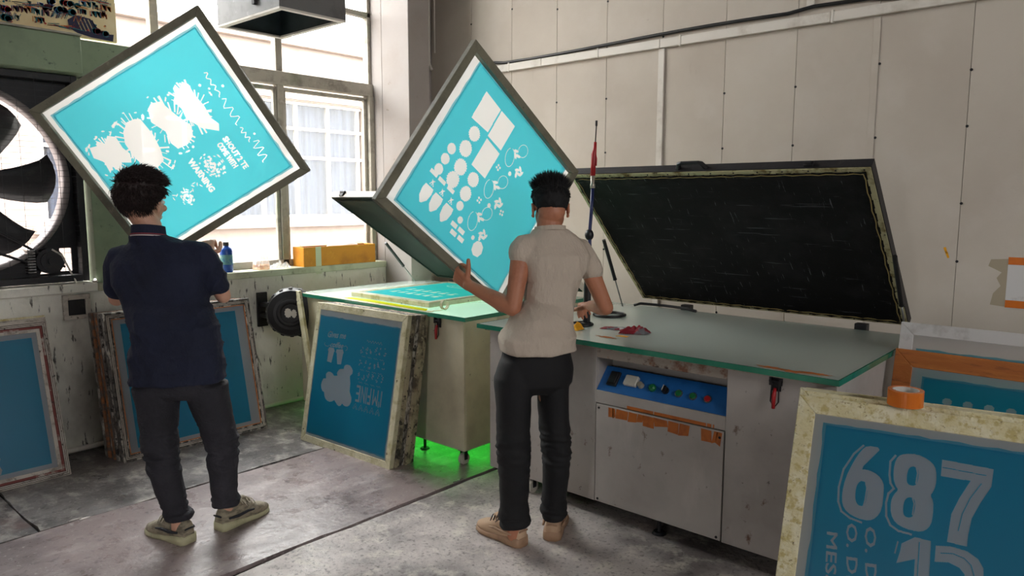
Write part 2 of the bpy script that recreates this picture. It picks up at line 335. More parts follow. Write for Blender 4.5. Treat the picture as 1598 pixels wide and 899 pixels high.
# ------------------------------------------------------------------ printing screens
_fr = {}
def bars(w, h, bw, th, mat):
    key = (w, h, bw, th, mat)
    if key in _fr: return _fr[key]
    P = [(0, 0), (w, 0), (w, h), (0, h)]; Q = [(bw, bw), (w-bw, bw), (w-bw, h-bw), (bw, h-bw)]; out = []
    for i in range(4):
        j = (i+1) % 4; b = B(); g = .0004
        prism(b, [(P[i][0], P[i][1], -th), (P[j][0], P[j][1], -th), (Q[j][0], Q[j][1], -th), (Q[i][0], Q[i][1], -th)], (0, 0, th))
        out.append(mesh(b, 'frame_bar', M[mat], bev=.0025))
    _fr[key] = out; return out
def screen(O, u, v, w, h, label, cat='printing screen', frame='frame_cream', bw=.045, th=.03, emul=None, art=None, side=0, group=None, wash=True, name='printing_screen'):
    """a framed mesh; O lower left front corner, u right, v up, side 0: mesh flush with the front, 1: at the back"""
    u = V(u).normalized(); v = V(v); v = (v-u*v.dot(u)).normalized(); n = u.cross(v)
    t = thing(name, label, cat, group=group)
    t.matrix_world = Matrix(((u.x, v.x, n.x, O[0]), (u.y, v.y, n.y, O[1]), (u.z, v.z, n.z, O[2]), (0, 0, 0, 1)))
    for m in bars(w, h, bw, th, frame): OB('frame_bar', m, t)
    z = -.002 if side == 0 else -th+.003
    b = B(); k = 10
    g = [[b.verts.new((bw*.9+(w-1.8*bw)*i/k, bw*.9+(h-1.8*bw)*j/k, z)) for j in range(k+1)] for i in range(k+1)]
    for i in range(k):
        for j in range(k): b.faces.new((g[i][j], g[i+1][j], g[i+1][j+1], g[i][j+1]))
    part('mesh_fabric', b, M['fabric'], t)
    if emul:
        x0, y0, x1, y1 = emul; rnd = random.Random(hash((w, h)) & 255)
        def edge(a, c, m, amp=.0025):  # ragged coated edge
            return [(a[0]+(c[0]-a[0])*i/m+rnd.uniform(-amp, amp), a[1]+(c[1]-a[1])*i/m+rnd.uniform(-amp, amp)) for i in range(m)]
        cs = [(x0, y0), (x1, y0), (x1, y1), (x0, y1)]; loop = sum((edge(cs[i], cs[(i+1) % 4], 24) for i in range(4)), [])
        me = sheet(emul, art or [], .0012 if frame == 'frame_yellow' else .0018); me.materials.append(M['emulsion'])
        OB('emulsion', me, t, loc=(0, 0, z+.0012))
        if wash:
            d = .008; o2 = [(x0-d, y0-d), (x1+d, y0-d), (x1+d, y1+d), (x0-d, y1+d)]; lo = sum((edge(o2[i], o2[(i+1) % 4], 24, .003) for i in range(4)), [])
            me = flat_fill([lo, [(x0+.006, y0+.006), (x1-.006, y0+.006), (x1-.006, y1-.006), (x0+.006, y1-.006)]], 'wash'); me.materials.append(M['emulsion_edge'])
            OB('emulsion_edge', me, t, loc=(0, 0, z+.0006))
    return t

# ================================================================== THE SETTING
WX, WY = -4.88, 4.45
fl = struct('floor')
b = B(); box(b, (-5.2, -5.2, -.06), (4.7, 4.6, -.016)); part('floor_base', b, M['gap'], fl)
def slab(name, x0, x1, y0, y1, mat, seeds, amp=.007, dz=0):
    rnd = random.Random(seeds)
    def wob(a, c, fixed):
        m = max(2, int(math.hypot(c[0]-a[0], c[1]-a[1])/.07)); out = []; ph = rnd.uniform(0, 9)
        for i in range(m):
            t = i/m; x = a[0]+(c[0]-a[0])*t; y = a[1]+(c[1]-a[1])*t
            d = 0 if fixed else amp*(noise.noise(V((x*2.3, y*2.3, ph)))*1.6+noise.noise(V((x*9, y*9, ph)))*.8)-.003
            nx, ny = (c[1]-a[1]), -(c[0]-a[0]); q = math.hypot(nx, ny); out.append((x+nx/q*d, y+ny/q*d, -.03))
        return out
    cs = [(x0, y0), (x1, y0), (x1, y1), (x0, y1)]; P = []
    for i in range(4): P += wob(cs[i], cs[(i+1) % 4], False)
    b = B(); prism(b, P, (0, 0, .03+dz)); return part(name, b, M[mat], fl, bev=.0)
slab('floor_slab', -5.15, -3.815, -5.1, .98, 'concrete', 1)
slab('floor_slab', -5.15, -3.818, .985, 4.5, 'concrete', 2, .012)
slab('floor_slab', -3.80, -2.785, -5.1, 4.5, 'concrete_sheet', 3, .013, .005)
slab('floor_slab', -2.765, 4.6, -5.1, 4.5, 'concrete_light', 4, .011)
b = B(); prism(b, [(-3.522, .96, .0005), (-3.512, .965, .0005), (-3.524, 1.1, .0005), (-3.53, 1.09, .0005)], (0, 0, .003)); part('floor_crack', b, M['gap'], fl)
for sd, (x, y) in enumerate([(-3.80, 1.17), (-3.82, 1.13), (-2.80, 2.72)]):      # crumbled edges of the slabs
    b = B(); rnd = random.Random(sd); pts = [(x+.008*math.cos(a)*rnd.uniform(.5, 1.4), y+.03*math.sin(a)*rnd.uniform(.5, 1.4), .003) for a in (2*PI*i/9 for i in range(9))]
    prism(b, pts, (0, 0, .006)); part('floor_chip', b, M['concrete_light'], fl)

wl = struct('wall_left')
def wb(lo, hi, mat, nm='wall_section', par=None): return PB(nm, lo, hi, M[mat], par or wl, bev=.003)
wb((-5.13, -5.1, 0), (WX, 4.6, .985), 'plaster_dirty')
wb((-5.13, -5.1, .985), (WX, .40, 4.4), 'plaster')
wb((-5.13, 1.66, .985), (WX, 1.98, 2.27), 'green_paint')
wb((-5.13, .40, 4.0), (WX, 4.6, 4.4), 'plaster')
wb((-5.13, 3.905, .985), (WX, 4.6, 4.0), 'plaster')
p_ = PB('pillar', (WX, 3.905, 0), (-4.545, 4.124, 4.4), M['plaster'], wl, bev=.004)
lint = PB('lintel', (-5.13, .40, 2.275), (-4.90, 3.92 if False else 2.12, 2.49), M['green_paint'], wl, bev=.004)
PB('lintel_cover', (-4.90, .2, 2.275), (-4.80, 1.632, 2.485), M['green_paint'], wl, bev=.004)
PB('lintel_ledge', (-5.0, .2, 2.487), (-4.78, 1.632, 2.497), M['window_frame'], wl, bev=.001)
sl = struct('trim_1'); PB('sill_board', (-5.13, 1.66, .985), (-4.86, 3.904, 1.034), M['sill'], sl, bev=.004)
PB('sill_board', (-5.13, .2, .985), (-4.85, 1.655, 1.04), M['plaster_dirty'], sl, bev=.006)
# window: posts, transom, bars, panes
wi = struct('window_1'); XW = -5.05
def bar(y0, y1, z0, z1, x0=XW-.03, x1=XW+.03, nm='window_bar', mat='window_frame'): return PB(nm, (x0, y0, z0), (x1, y1, z1), M[mat], wi, bev=.003)
bar(1.98, 3.905, 2.40, 2.495, XW-.04, XW+.05, 'transom')
bar(.40, 3.905, 3.03, 3.07, nm='transom')
bar(3.86, 3.905, 1.034, 2.40, XW-.03, XW+.06, 'window_post'); bar(3.875, 3.905, 2.495, 4.0, nm='window_post')
for y in (3.03, 2.13): bar(y, y+.055, 1.034, 2.40, XW-.03, XW+.03, 'window_post'); bar(y-.005, y+.05, 2.495, 4.0, nm='window_post')
bar(1.17, 1.22, 2.49, 4.0, nm='window_post')
bar(1.98, 3.905, 1.034, 1.09, XW-.03, XW+.03, 'bottom_rail')
for (y0, y1) in ((3.085, 3.86), (2.185, 3.03)):                            # inner sash of the lower panes
    bar(y0, y1, 2.355, 2.385, XW-.012, XW+.02, 'sash_bar'); bar(y0, y0+.02, 1.09, 2.37, XW-.012, XW+.02, 'sash_bar'); bar(y1-.03, y1-.004, 1.09, 2.37, XW-.012, XW+.02, 'sash_bar')
M['pane'] = GLASS('window_pane', (.95, .96, .95, 1), haze=.012, hz=(.9, .88, .84, 1))
for (y0, y1, z0, z1) in [(3.085, 3.86, 1.09, 2.40), (2.185, 3.03, 1.09, 2.40), (1.98, 2.13, 1.09, 2.40)] + [(a, c, zz, z2) for (a, c) in ((3.08, 3.875), (2.18, 3.025), (1.22, 2.125), (.42, 1.17)) for (zz, z2) in ((2.495, 3.03), (3.07, 4.0))]:
    PB('pane', (XW-.002, y0, z0), (XW+.002, y1, z1), M['pane'], wi, bev=0)
# panel wall
wr = struct('wall_right')
PB('wall_backing', (-5.13, WY+.012, 0), (4.6, WY+.15, 4.4), M['gap'], wr, bev=0)
xs = [-.795-.4494*k for k in range(-12, 9)]; xs = sorted(x for x in xs if -4.8 < x < 4.5); xs = [-4.88]+xs+[4.6]
scr = B()
for a, c in zip(xs, xs[1:]):
    PB('wall_panel', (a+.0012, WY, 0), (c-.0012, WY+.012, 4.4), M['panel'], wr, bev=.0012)
    rnd = random.Random(int(a*100))
    for z in [i*.36+.1+rnd.uniform(-.05, .05) for i in range(11)]:
        for dx in ((.012, -.014) if abs(c+1.2444) < .01 else (.003,)):
            if c < 4.5: cyl(scr, (c+dx, WY-.003, z+dx), (c+dx, WY+.002, z+dx), .0075, 8)
    if abs(c+1.2444) < .01: PB('cover_strip', (c-.03, WY-.004, 0), (c+.006, WY, 2.555), M['panel'], wr, bev=.001)
o_ = part('panel_screw', scr, M['dark_metal'], wr, kind='stuff')
# cable channel along the wall and the strips
ct = thing('cable_channel', 'long white plastic cable channel running level across the beige panel wall', 'cable channel')
for x0 in [-4.545, -3.62, -2.6, -1.5, -.4, 1.1]:
    x1 = {-4.545: -3.62, -3.62: -2.6, -2.6: -1.5, -1.5: -.4, -.4: 1.1, 1.1: 3.0}[x0]
    PB('channel_length', (x0+.001, WY-.03, 2.555), (x1-.001, WY-.0005, 2.612), M['trim'], ct, bev=.003)
for x in (-3.95, -3.1, -2.45, -1.49, -.2): PB('channel_clip', (x-.006, WY-.033, 2.55), (x+.006, WY-.0005, 2.62), M['trim'], ct, bev=.001)
t_ = struct('trim_2'); PB('strip', (-2.617, WY-.014, 0), (-2.572, WY-.0005, 2.554), M['trim'], t_, bev=.002)
t_ = struct('trim_3'); PB('strip', (-1.645, WY-.014, 2.66), (-1.60, WY-.0005, 4.4), M['trim'], t_, bev=.002)
b = B(); pts = [(-4.52, WY-.02, 2.35), (-4.53, WY-.02, 2.55), (-4.50, WY-.02, 2.62), (-4.44, WY-.02, 2.645), (-4.2, WY-.02, 2.65)]
x = -4.0
while x < 3: pts.append((x, WY-.018, 2.636+.012*math.sin(x*2.1)+(.02 if -1.75 < x < -1.3 else 0))); x += .15
tube(b, pts, .011, 8); part('power_cable', b, M['black_plastic'], smooth=True, label='thick black cable lying along the top of the white channel on the panel wall', cat='cable')
b = B(); tube(b, [(-4.855, 4.40, 4.3), (-4.855, 4.40, 2.72), (-4.84, 4.42, 2.66)], .014, 8); tube(b, [(-4.80, 4.42, 4.3), (-4.80, 4.42, 2.8)], .006, 6)
part('wall_conduit', b, M['trim'], smooth=True, label='thin grey conduit running down the corner beside the white pillar', cat='pipe')
b = B(); tube(b, [(-4.53, 4.43, 2.62), (-4.56, 4.42, 2.56), (-4.58, 4.41, 2.45), (-4.585, 4.40, 1.2)], .013, 8)
part('corner_cable', b, M['black_plastic'], smooth=True, label='black cable bending down the wall beside the white pillar', cat='cable')
# rest of the hall, behind the camera
ce = struct('ceiling'); PB('ceiling_sheet', (-5.13, -5.1, 4.4), (4.6, 4.6, 4.5), M['plaster'], ce, bev=0)
wbk = struct('wall_back')
for lo, hi in [((-5.13, -5.1, 0), (0, -5.0, 4.4)), ((.5, -5.1, 0), (4.6, -5.0, 4.4)), ((0, -5.1, 2.3), (.5, -5.0, 4.4))]: PB('wall_section', lo, hi, M['plaster'], wbk, bev=0)
wf = struct('wall_far')
for lo, hi in [((4.5, -5.1, 0), (4.6, 4.6, 2.5)), ((4.5, -5.1, 3.5), (4.6, 4.6, 4.4)), ((4.5, -5.1, 2.5), (4.6, -.6, 3.5)), ((4.5, 1.8, 2.5), (4.6, 4.6, 3.5))]: PB('wall_section', lo, hi, M['plaster'], wf, bev=0)
b = B(); box(b, (-30, -30, -.3), (30, 30, -.08)); part('ground_outside', b, M['concrete'], kind='structure')

# ---- neighbouring building across the alley
M['facade'] = MAT('facade', (150, 136, 126), .85, stains=[((128, 112, 102), 3, .5, .75), ((130, 112, 100), 12, .66, .8)], bump=(10, .2))
M['stain_band'] = MAT('stain_band', (164, 148, 134), .85, stains=[((110, 94, 82), 8, .5, .7), ((176, 162, 150), 4, .5, .6)])
M['curtain'] = MAT('curtain', (34, 44, 68), .8, stains=[((22, 30, 50), 3, .45, .7, (1, 6, .4)), ((52, 62, 84), 5, .55, .7, (1, 8, .5))])
nb = thing('neighbour_building', 'pale neighbouring building with a curtained window seen through the panes', 'building', (-9, 3, 0))
def NB(nm, lo, hi, mat, par=nb, bev=.004):
    b = B(); box(b, V(lo)-V((-9, 3, 0)), V(hi)-V((-9, 3, 0))); return part(nm, b, M[mat], par, bev=bev)
Ys = [6.78-.52*k for k in range(9)]; y0w, y1w = Ys[-1], Ys[0]+.06
NB('facade', (-9.2, -6, -.08), (-9, y0w-.05, 3.6), 'facade'); NB('facade', (-9.2, y1w, -.08), (-9, 12, 3.6), 'facade')
NB('facade', (-9.2, y0w-.05, -.08), (-9, y1w, 1.3), 'facade'); NB('facade', (-9.2, y0w-.05, 2.88), (-9, y1w, 3.6), 'facade')
NB('lintel_band', (-9.0, y0w-.1, 2.9), (-8.97, y1w+.1, 3.04), 'stain_band'); NB('window_ledge', (-9.0, y0w-.15, 1.17), (-8.86, y1w+.15, 1.25), 'facade')
nw = NB('window', (-9.10, y0w-.05, 1.28), (-9.04, y0w-.01, 2.88), 'trim')
b = B()
for y in Ys: box(b, V((-9.11, y-.022, 1.3))-V((-9, 3, 0)), V((-9.06, y+.022, 2.88))-V((-9, 3, 0)))
for z in (1.31, 2.124, 2.517, 2.865): box(b, V((-9.112, y0w, z-.02))-V((-9, 3, 0)), V((-9.058, y1w, z+.02))-V((-9, 3, 0)))
part('window_grille', b, M['trim'], nb)
for y in Ys[1:]:
    for (z0, z1) in ((1.33, 2.104), (2.144, 2.497), (2.537, 2.845)): NB('pane', (-9.088, y+.022, z0), (-9.084, y+.498, z1), 'pane', nb, 0)
b = B(); k = 260; vs = []
for i in range(k+1):
    y = y0w+(y1w-y0w)*i/k; x = -9.16+.022*math.sin(y*38)+.012*math.sin(y*91+1)
    vs.append((b.verts.new((x+9, y-3, 1.3)), b.verts.new((x+9, y-3, 2.86))))
for a, c in zip(vs, vs[1:]): b.faces.new((a[0], c[0], c[1], a[1]))
part('curtain', b, M['curtain'], nb, smooth=True)
NB('room_back', (-9.9, -6, -.08), (-9.8, 12, 3.6), 'curtain'); NB('roof', (-10, -6, 3.6), (-8.9, 12, 3.7), 'facade')

# ---- fan in its opening
FY, FZ = 1.03, 1.66
fan = thing('exhaust_fan', 'big belt-driven exhaust fan behind a wire guard in the green wall', 'fan', (-4.99, FY, 1.05))
def fb(): return B()
O_ = V((-4.99, FY, 1.05))
def L(x, y, z): return V((x, y, z))-O_
circ = [(FY+.52*math.cos(a), FZ+.52*math.sin(a)) for a in (2*PI*i/64 for i in range(64))]
me = flat_fill([RECT(.44, 1.075, 1.62, 2.26), circ, RECT(1.50, 1.11, 1.565, 1.25), [(1.39, 1.10), (1.44, 1.10), (1.44, 1.21)], RECT(.50, 1.11, .56, 1.25)], 'fan_plate')
for v in me.vertices: v.co = V((v.co.z+.0, v.co.x-FY, v.co.y-1.05))
me.materials.append(M['dark_metal']); op = OB('mounting_plate', me, fan); md = op.modifiers.new('s', 'SOLIDIFY'); md.thickness = .012
b = B()
for i in range(64):
    a, c = 2*PI*i/64, 2*PI*(i+1)/64
    q = [[V((x, r*math.cos(t), FZ-1.05+r*math.sin(t))) for (x, r) in ((-.04, .505), (.045, .520), (.045, .540), (-.04, .530))] for t in (a, c)]
    q = [[b.verts.new(p) for p in s] for s in q]
    for j in range(4): b.faces.new((q[0][j], q[0][(j+1) % 4], q[1][(j+1) % 4], q[1][j]))
bmesh.ops.remove_doubles(b, verts=b.verts, dist=1e-4)
part('shroud_ring', b, M['fan_ring'], fan, smooth=True)
for lo, hi in [((-.02, .565, .0), (.09, .60, 1.22)), ((-.02, -.60, .0), (.09, -.565, 1.22)), ((-.02, -.565, 0), (.09, .565, .04)), ((-.02, -.565, 1.18), (.09, .565, 1.22))]:
    b = B(); box(b, lo, hi); part('casing_side', b, M['dark_metal'], fan, bev=.003)
b = B(); tube(b, [(-.10, 0, .61), (.04, 0, .61)], [.09, .075], 24); part('hub', b, M['dark_metal'], fan, bev=0)
for i in range(6):
    a = 2*PI*i/6-.20; b = B(); rows = []
    for k in range(7):
        r = .06+.42*k/6; wdt = .065+.095*(k/6)**.8; sk = .10*(k/6)**2; pitch = math.radians(48-22*k/6); rows.append([])
        for j in range(6):
            s = (j/5-.5)*2*wdt; tang = s*math.cos(pitch)+sk; ax = -.02+s*math.sin(pitch)*.55+.02*(1-(2*j/5-1)**2)
            rr = r if k < 6 else r-.02*(2*j/5-1)**2
            t = a+tang/max(rr, .12); rows[-1].append(b.verts.new((ax, rr*math.cos(t), .61+rr*math.sin(t))))
    for k in range(6):
        for j in range(5): b.faces.new((rows[k][j], rows[k+1][j], rows[k+1][j+1], rows[k][j+1]))
    o = part('blade', b, M['dark_metal'], fan, smooth=True); md = o.modifiers.new('s', 'SOLIDIFY'); md.thickness = .006
for a, c in (((.05, -.5, .75), (.05, .48, .09)), ((.05, -.5, .47), (.05, .42, .07)), ((.05, .10, 1.18), (.05, -.1, .65))):
    b = B(); tube(b, [a, c], .008, 6); part('strut', b, M['dark_metal'], fan)
b = B(); tube(b, [(-.02, .40, .13), (.07, .40, .13)], .075, 24); tube(b, [(.07, .40, .13), (.085, .40, .13)], .055, 24); tube(b, [(.085, .40, .13), (.10, .40, .13)], .02, 12)
mo = part('motor', b, M['dark_metal'], fan, bev=.0)
b = B()
for i in range(9): box(b, (-.03+.001*i, .285, .065+.016*i), (.06, .325, .073+.016*i))
part('cooling_fin', b, M['steel'], mo)
b = B(); tube(b, [(.07, .41, .20), (.075, .46, .16), (.075, .50, .06), (.09, .52, .0), (.09, .525, -.03)], .006, 6); part('motor_wire', b, M['trim'], fan, smooth=True)
b = B()
for i in range(36):
    z = .045+i*.0325; tube(b, [(.088, -.565, z+.003*math.sin(i*3)), (.086+.004*math.sin(i), 0, z+.004*math.sin(i*5)), (.088, .565, z)], .0013, 4)
for i in range(13):
    y = -.56+i*.0935; tube(b, [(.09, y, .03), (.087, y+.004*math.sin(i*7), .6), (.09, y, 1.2)], .0013, 4)
part('wire_guard', b, M['dark_metal'], fan)

# ---- printed board above the lintel
M['board'] = MAT('board', (238, 218, 168), .7, stains=[((246, 230, 190), 6, .5, .7), ((176, 140, 88), 14, .62, .75)])
pb = thing('printed_board', 'yellowish board crowded with colourful doodled print, propped on the green lintel', 'poster', (-4.9, 1.2, 2.5))
b = B(); box(b, (-.03, -.9, 0), (0, .672, .75)); part('board', b, M['board'], pb, bev=.002)
inks = {}
for nme, c in dict(teal=(28, 112, 122), maroon=(104, 30, 42), navy=(34, 34, 66), blue=(48, 104, 176), red=(186, 44, 44), orange=(206, 128, 52), pale=(232, 222, 190)).items(): inks[nme] = MAT('ink_'+nme, c, .6)
rnd = random.Random(5); L2 = {k: [] for k in inks}
for i in range(2300):
    k = rnd.choice(['teal', 'teal', 'maroon', 'teal', 'blue', 'red', 'navy', 'maroon', 'orange']); y = rnd.uniform(-.87, .62); z = rnd.uniform(.03, .71); k = 'pale' if rnd.random() < .06 else k
    col_ = int((y+.9)/.17); s = .03; typ = (col_*7+int(z/.06)) % 5; st = rnd.uniform(.0025, .0045)
    z = round(z/.045)*.045+rnd.uniform(-.006, .006)
    if typ == 0: L2[k].append(RIBBON([(y, z), (y+s*.5, z+s*1.2), (y+s, z+.0), (y+s*1.5, z+s*1.1)], st))
    elif typ == 1: L2[k].append(RIBBON([(y+s*.6*math.cos(a), z+s*.6*math.sin(a)) for a in [j*.7 for j in range(9)]], st))
    elif typ == 2: L2[k].append(BLOB(y, z, rnd.uniform(.003, .006), jag=.3, n=12, seed=i))
    elif typ == 3: L2[k].append(RIBBON([(y, z), (y, z+s)], st*1.4)); L2[k].append(RIBBON([(y+s*.2, z+s), (y+s*.9, z+s*.9), (y+s*.9, z)], st))
    else: L2[k].append(RIBBON([(y-s, z), (y+s, z+rnd.uniform(-.01, .01))], st))
for q, (k, lps) in enumerate(L2.items()):
    if not lps: continue
    b = B()
    for lp in lps:
        try: f = b.faces.new([b.verts.new((.0008+.0003*q+.00002*len(b.faces), p[0], p[1])) for p in lp])
        except ValueError: pass
    bmesh.ops.triangulate(b, faces=b.faces)
    part('print_'+k, b, inks[k], pb, kind='stuff')
me = flat_fill([[(.26, .12), (.33, .165), (.46, .155), (.56, .05), (.665, .06), (.655, .005), (.46, .012), (.34, .03), (.27, .06)]]+[[(.33+.035*i, .145), (.338+.035*i, .15), (.385+.035*i, .055), (.377+.035*i, .052)] for i in range(5)], 'motif')
for v in me.vertices: v.co = V((.0062, .40+(v.co.x-.26)*.62, v.co.y*.75))
me.materials.append(inks['navy']); OB('print_motif', me, pb)

# ---- hanging hood
hd = thing('extractor_hood', 'grey sheet-metal hood with an open dark underside hanging before the window top', 'hood', (-4.6, 2.4, 2.65))
x0, x1, y0, y1, hh = -.02, .71, -.02, .44, .30
b = B(); t_ = .02
for lo, hi in [((x0, y0, 0), (x1, y0+.012, hh)), ((x0, y1-.012, 0), (x1, y1, hh)), ((x0, y0+.012, 0), (x0+.012, y1-.012, hh)), ((x1-.012, y0+.012, 0), (x1, y1-.012, hh))]:
    b = B(); box(b, lo, hi); part('side_plate', b, M['hood'], hd, bev=.001)
b = B(); me = None
for lo, hi in [((x0, y0, -.012), (x1, y0+.035, 0)), ((x0, y1-.035, -.012), (x1, y1, 0)), ((x0, y0+.035, -.012), (x0+.035, y1-.035, 0)), ((x1-.035, y0+.035, -.012), (x1, y1-.035, 0))]: box(b, lo, hi)
part('rim', b, M['trim'], hd)
b = B(); box(b, (x0+.013, y0+.013, hh-.05), (x1-.013, y1-.013, hh-.02)); part('top_plate', b, M['hood_in'], hd)
for lo, hi in [((x0+.012, y0+.012, 0), (x1-.012, y0+.018, hh-.05)), ((x0+.012, y1-.018, 0), (x1-.012, y1-.012, hh-.05)), ((x0+.012, y0+.02, 0), (x0+.018, y1-.02, hh-.05)), ((x1-.018, y0+.02, 0), (x1-.012, y1-.02, hh-.05))]:
    b = B(); box(b, lo, hi); part('lining', b, M['hood_in'], hd)
b = B(); box(b, (x1*.62, y0-.02, .05), (x1*.66, y0, .12)); part('bracket', b, M['dark_metal'], hd)
for x in (x0+.1, x1-.1): b = B(); tube(b, [(x, .21, hh-.03), (x, .21, 1.75)], .006, 6); part('hanger_rod', b, M['steel'], hd)

# ================================================================== EXPOSURE MACHINES
M['glass_green_edge'] = MAT('glass_edge', (40, 124, 98), .12, stains=[((90, 176, 146), 3, .5, .8, (1, 1, 1), .5)], spec=.8)
M['glass_top'] = GLASS('table_glass', (.95, .99, .97, 1), haze=.45, rough=.22, hz=(.88, .93, .87, 1))
M['lamp_white'] = EMIT('exposure_lamp', (.58, 1.0, .74, 1), 1.9)
M['lamp_green'] = EMIT('exposure_tube', (.06, 1.0, .08, 1), 9.)
M['diffuser'] = FILM('diffuser_sheet', (.6, .7, .62, 1), (.8, .95, .85, 1), .5, .5, 0, gl=.05)
M['bed'] = MAT('light_bed', (232, 238, 226), .35, stains=[((204, 212, 198), 2.2, .5, .70, (1, 2, 1), .7), ((150, 158, 148), 5, .66, .78), ((176, 182, 168), 2, .5, .7)], rvar=(5, .2, .5))
M['orange_tape'] = MAT('orange_tape', (186, 104, 40), .5, stains=[((150, 80, 34), 20, .5, .7)])
M['red'] = MAT('red_plastic', (170, 30, 36), .4); M['green_button'] = MAT('green_plastic', (28, 110, 62), .3); M['white_plastic'] = MAT('white_plastic', (206, 202, 190), .4, stains=[((170, 162, 146), 14, .55, .7)])
M['lens'] = MAT('meter_lens', (150, 144, 130), .2)
def caster(t, x, y, r=.034):
    b = B(); tube(b, [(x-.014, y, r), (x+.014, y, r)], [r, r], 20); c = part('caster', b, M['white_plastic'], t, smooth=False, bev=0, label='worn pale caster wheel')
    b = B(); box(b, (x-.02, y-.012, r*.9), (x-.016, y+.012, r*2+.02)); box(b, (x+.016, y-.012, r*.9), (x+.02, y+.012, r*2+.02)); box(b, (x-.024, y-.024, r*2+.015), (x+.024, y+.024, r*2+.022)); part('fork', b, M['dark_metal'], c)
def foot(t, x, y, z=.09):
    b = B(); tube(b, [(x, y, .012), (x, y, z+.01)], .009, 10); tube(b, [(x, y, 0), (x, y, .012)], [.034, .026], 18); part('levelling_foot', b, M['dark_metal'], t)
def latch(t, x, y, ztop, red=True):
    b = B(); box(b, (x-.018, y-.004, ztop-.06), (x+.018, y, ztop)); box(b, (x-.024, y-.022, ztop-.035), (x-.016, y-.004, ztop-.0)); box(b, (x+.016, y-.022, ztop-.035), (x+.024, y-.004, ztop)); tube(b, [(x-.026, y-.014, ztop-.018), (x+.026, y-.014, ztop-.018)], .006, 8)
    l = part('toggle_latch', b, M['dark_metal'], t)
    b = B(); tube(b, [(x-.014, y-.016, ztop-.02), (x-.016, y-.02, ztop-.10), (x, y-.02, ztop-.125), (x+.016, y-.02, ztop-.10), (x+.014, y-.016, ztop-.02)], .0028, 6); part('wire_bail', b, M['dark_metal'], l)
    b = B(); tube(b, [(x, y-.018, ztop-.045), (x-.002, y-.024, ztop-.075), (x-.002, y-.024, ztop-.128)], [.006, .009, .007], 10); part('grip', b, M['red'], l, smooth=True)
def lid(t, x0, wid, hy, hz, dy, dz, blanket, label, handle=None, strip='aged_strip', wavy=True, ox=0):
    """hinge line start, width, direction of the lid side; local +z = underside"""
    L_ = math.hypot(dy, dz); yv = V((0, dy/L_, dz/L_)); zv = V((1, 0, 0)).cross(yv)
    l = OB('lid', None, t, label=label)
    P0 = V((x0, hy, hz))-t.location
    l.matrix_local = Matrix(((1, yv.x, zv.x, P0.x), (0, yv.y, zv.y, P0.y), (0, yv.z, zv.z, P0.z), (0, 0, 0, 1)))
    b = B(); th = .045
    for lo, hi in [((0, 0, -th), (wid, .03, 0)), ((0, L_-.03, -th), (wid, L_, 0)), ((0, .03, -th), (.03, L_-.03, 0)), ((wid-.03, .03, -th), (wid, L_-.03, 0)), ((.03, .03, -th), (wid-.03, L_-.03, -th+.012))]: box(b, lo, hi)
    part('lid_frame', b, M['dark_metal' if handle else 'trim'], l)
    b = B(); s = .028; g = .004
    for lo, hi in [((g, g, 0), (wid-g, s, .005)), ((g, L_-s, 0), (wid-g, L_-g, .005)), ((g, s, 0), (s, L_-s, .005)), ((wid-s, s, 0), (wid-g, L_-s, .005))]: box(b, lo, hi)
    part('clamp_strip', b, M[strip], l)
    n = 64; m = 40; b = B(); G = []
    for i in range(n+1):
        G.append([])
        for j in range(m+1):
            u, v = i/n, j/m; e = min(u*wid, (1-u)*wid, v*L_, (1-v)*L_); wv = .004*math.sin(u*wid*75)+.003*math.sin(v*L_*70+1) if wavy else 0
            z = .004+max(0, 1-e/.06)*(.004+wv)-.012*min(1, e/.2)+.002*noise.noise(V((u*9, v*7, 1)))
            G[-1].append(b.verts.new((.024+u*(wid-.048), .024+v*(L_-.048), z)))
    for i in range(n):
        for j in range(m): b.faces.new((G[i][j], G[i+1][j], G[i+1][j+1], G[i][j+1]))
    o = part('rubber_blanket', b, M[blanket], l, smooth=True)
    b = B(); q = .036; tube(b, [(x+.003*math.sin(k*1.9), y+.003*math.sin(k*2.3), .009) for k, (x, y) in enumerate([(q+(wid-2*q)*i/40, q) for i in range(41)]+[(wid-q, q+(L_-2*q)*i/28) for i in range(1, 29)]+[(wid-q-(wid-2*q)*i/40, L_-q) for i in range(1, 41)]+[(q, L_-q-(L_-2*q)*i/28) for i in range(1, 28)])], .0026, 6, closed=True)
    part('gasket', b, M['gasket_old'] if handle else M['rubber_green'], l, smooth=True)
    b = B()
    for i in range(14):
        for y in (.015, L_-.015): cyl(b, (.03+(wid-.06)*i/13, y, .004), (.03+(wid-.06)*i/13, y, .007), .004, 6)
    part('rivet', b, M['dark_metal'], l, kind='stuff')
    if handle:
        for hx, big in handle:
            b = B()
            if big:
                tube(b, [(hx-.075, L_-.005, -.02), (hx-.06, L_+.030, -.02), (hx-.045, L_+.034, -.02), (hx+.045, L_+.034, -.02), (hx+.06, L_+.030, -.02), (hx+.075, L_-.005, -.02)], [.014, .011, .01, .01, .011, .014], 8); part('handle', b, M['black_plastic'], l)
            else: box(b, (hx-.02, L_, -.03), (hx+.02, L_+.012, -.006)); cyl(b, (hx-.012, L_+.015, -.018), (hx+.012, L_+.015, -.018), .008, 8); part('catch', b, M['dark_metal'], l)
    return l
def strut(t, a, c, name='gas_strut'):
    a, c = V(a)-t.location, V(c)-t.location; m = a.lerp(c, .42)
    b = B(); tube(b, [c, m], .011, 12); tube(b, [m, m+(a-m)*.03], .013, 12); p = part(name, b, M['black_plastic'], t, smooth=False)
    b = B(); tube(b, [m, a], .0045, 8); part('piston_rod', b, M['steel'], p, smooth=True)
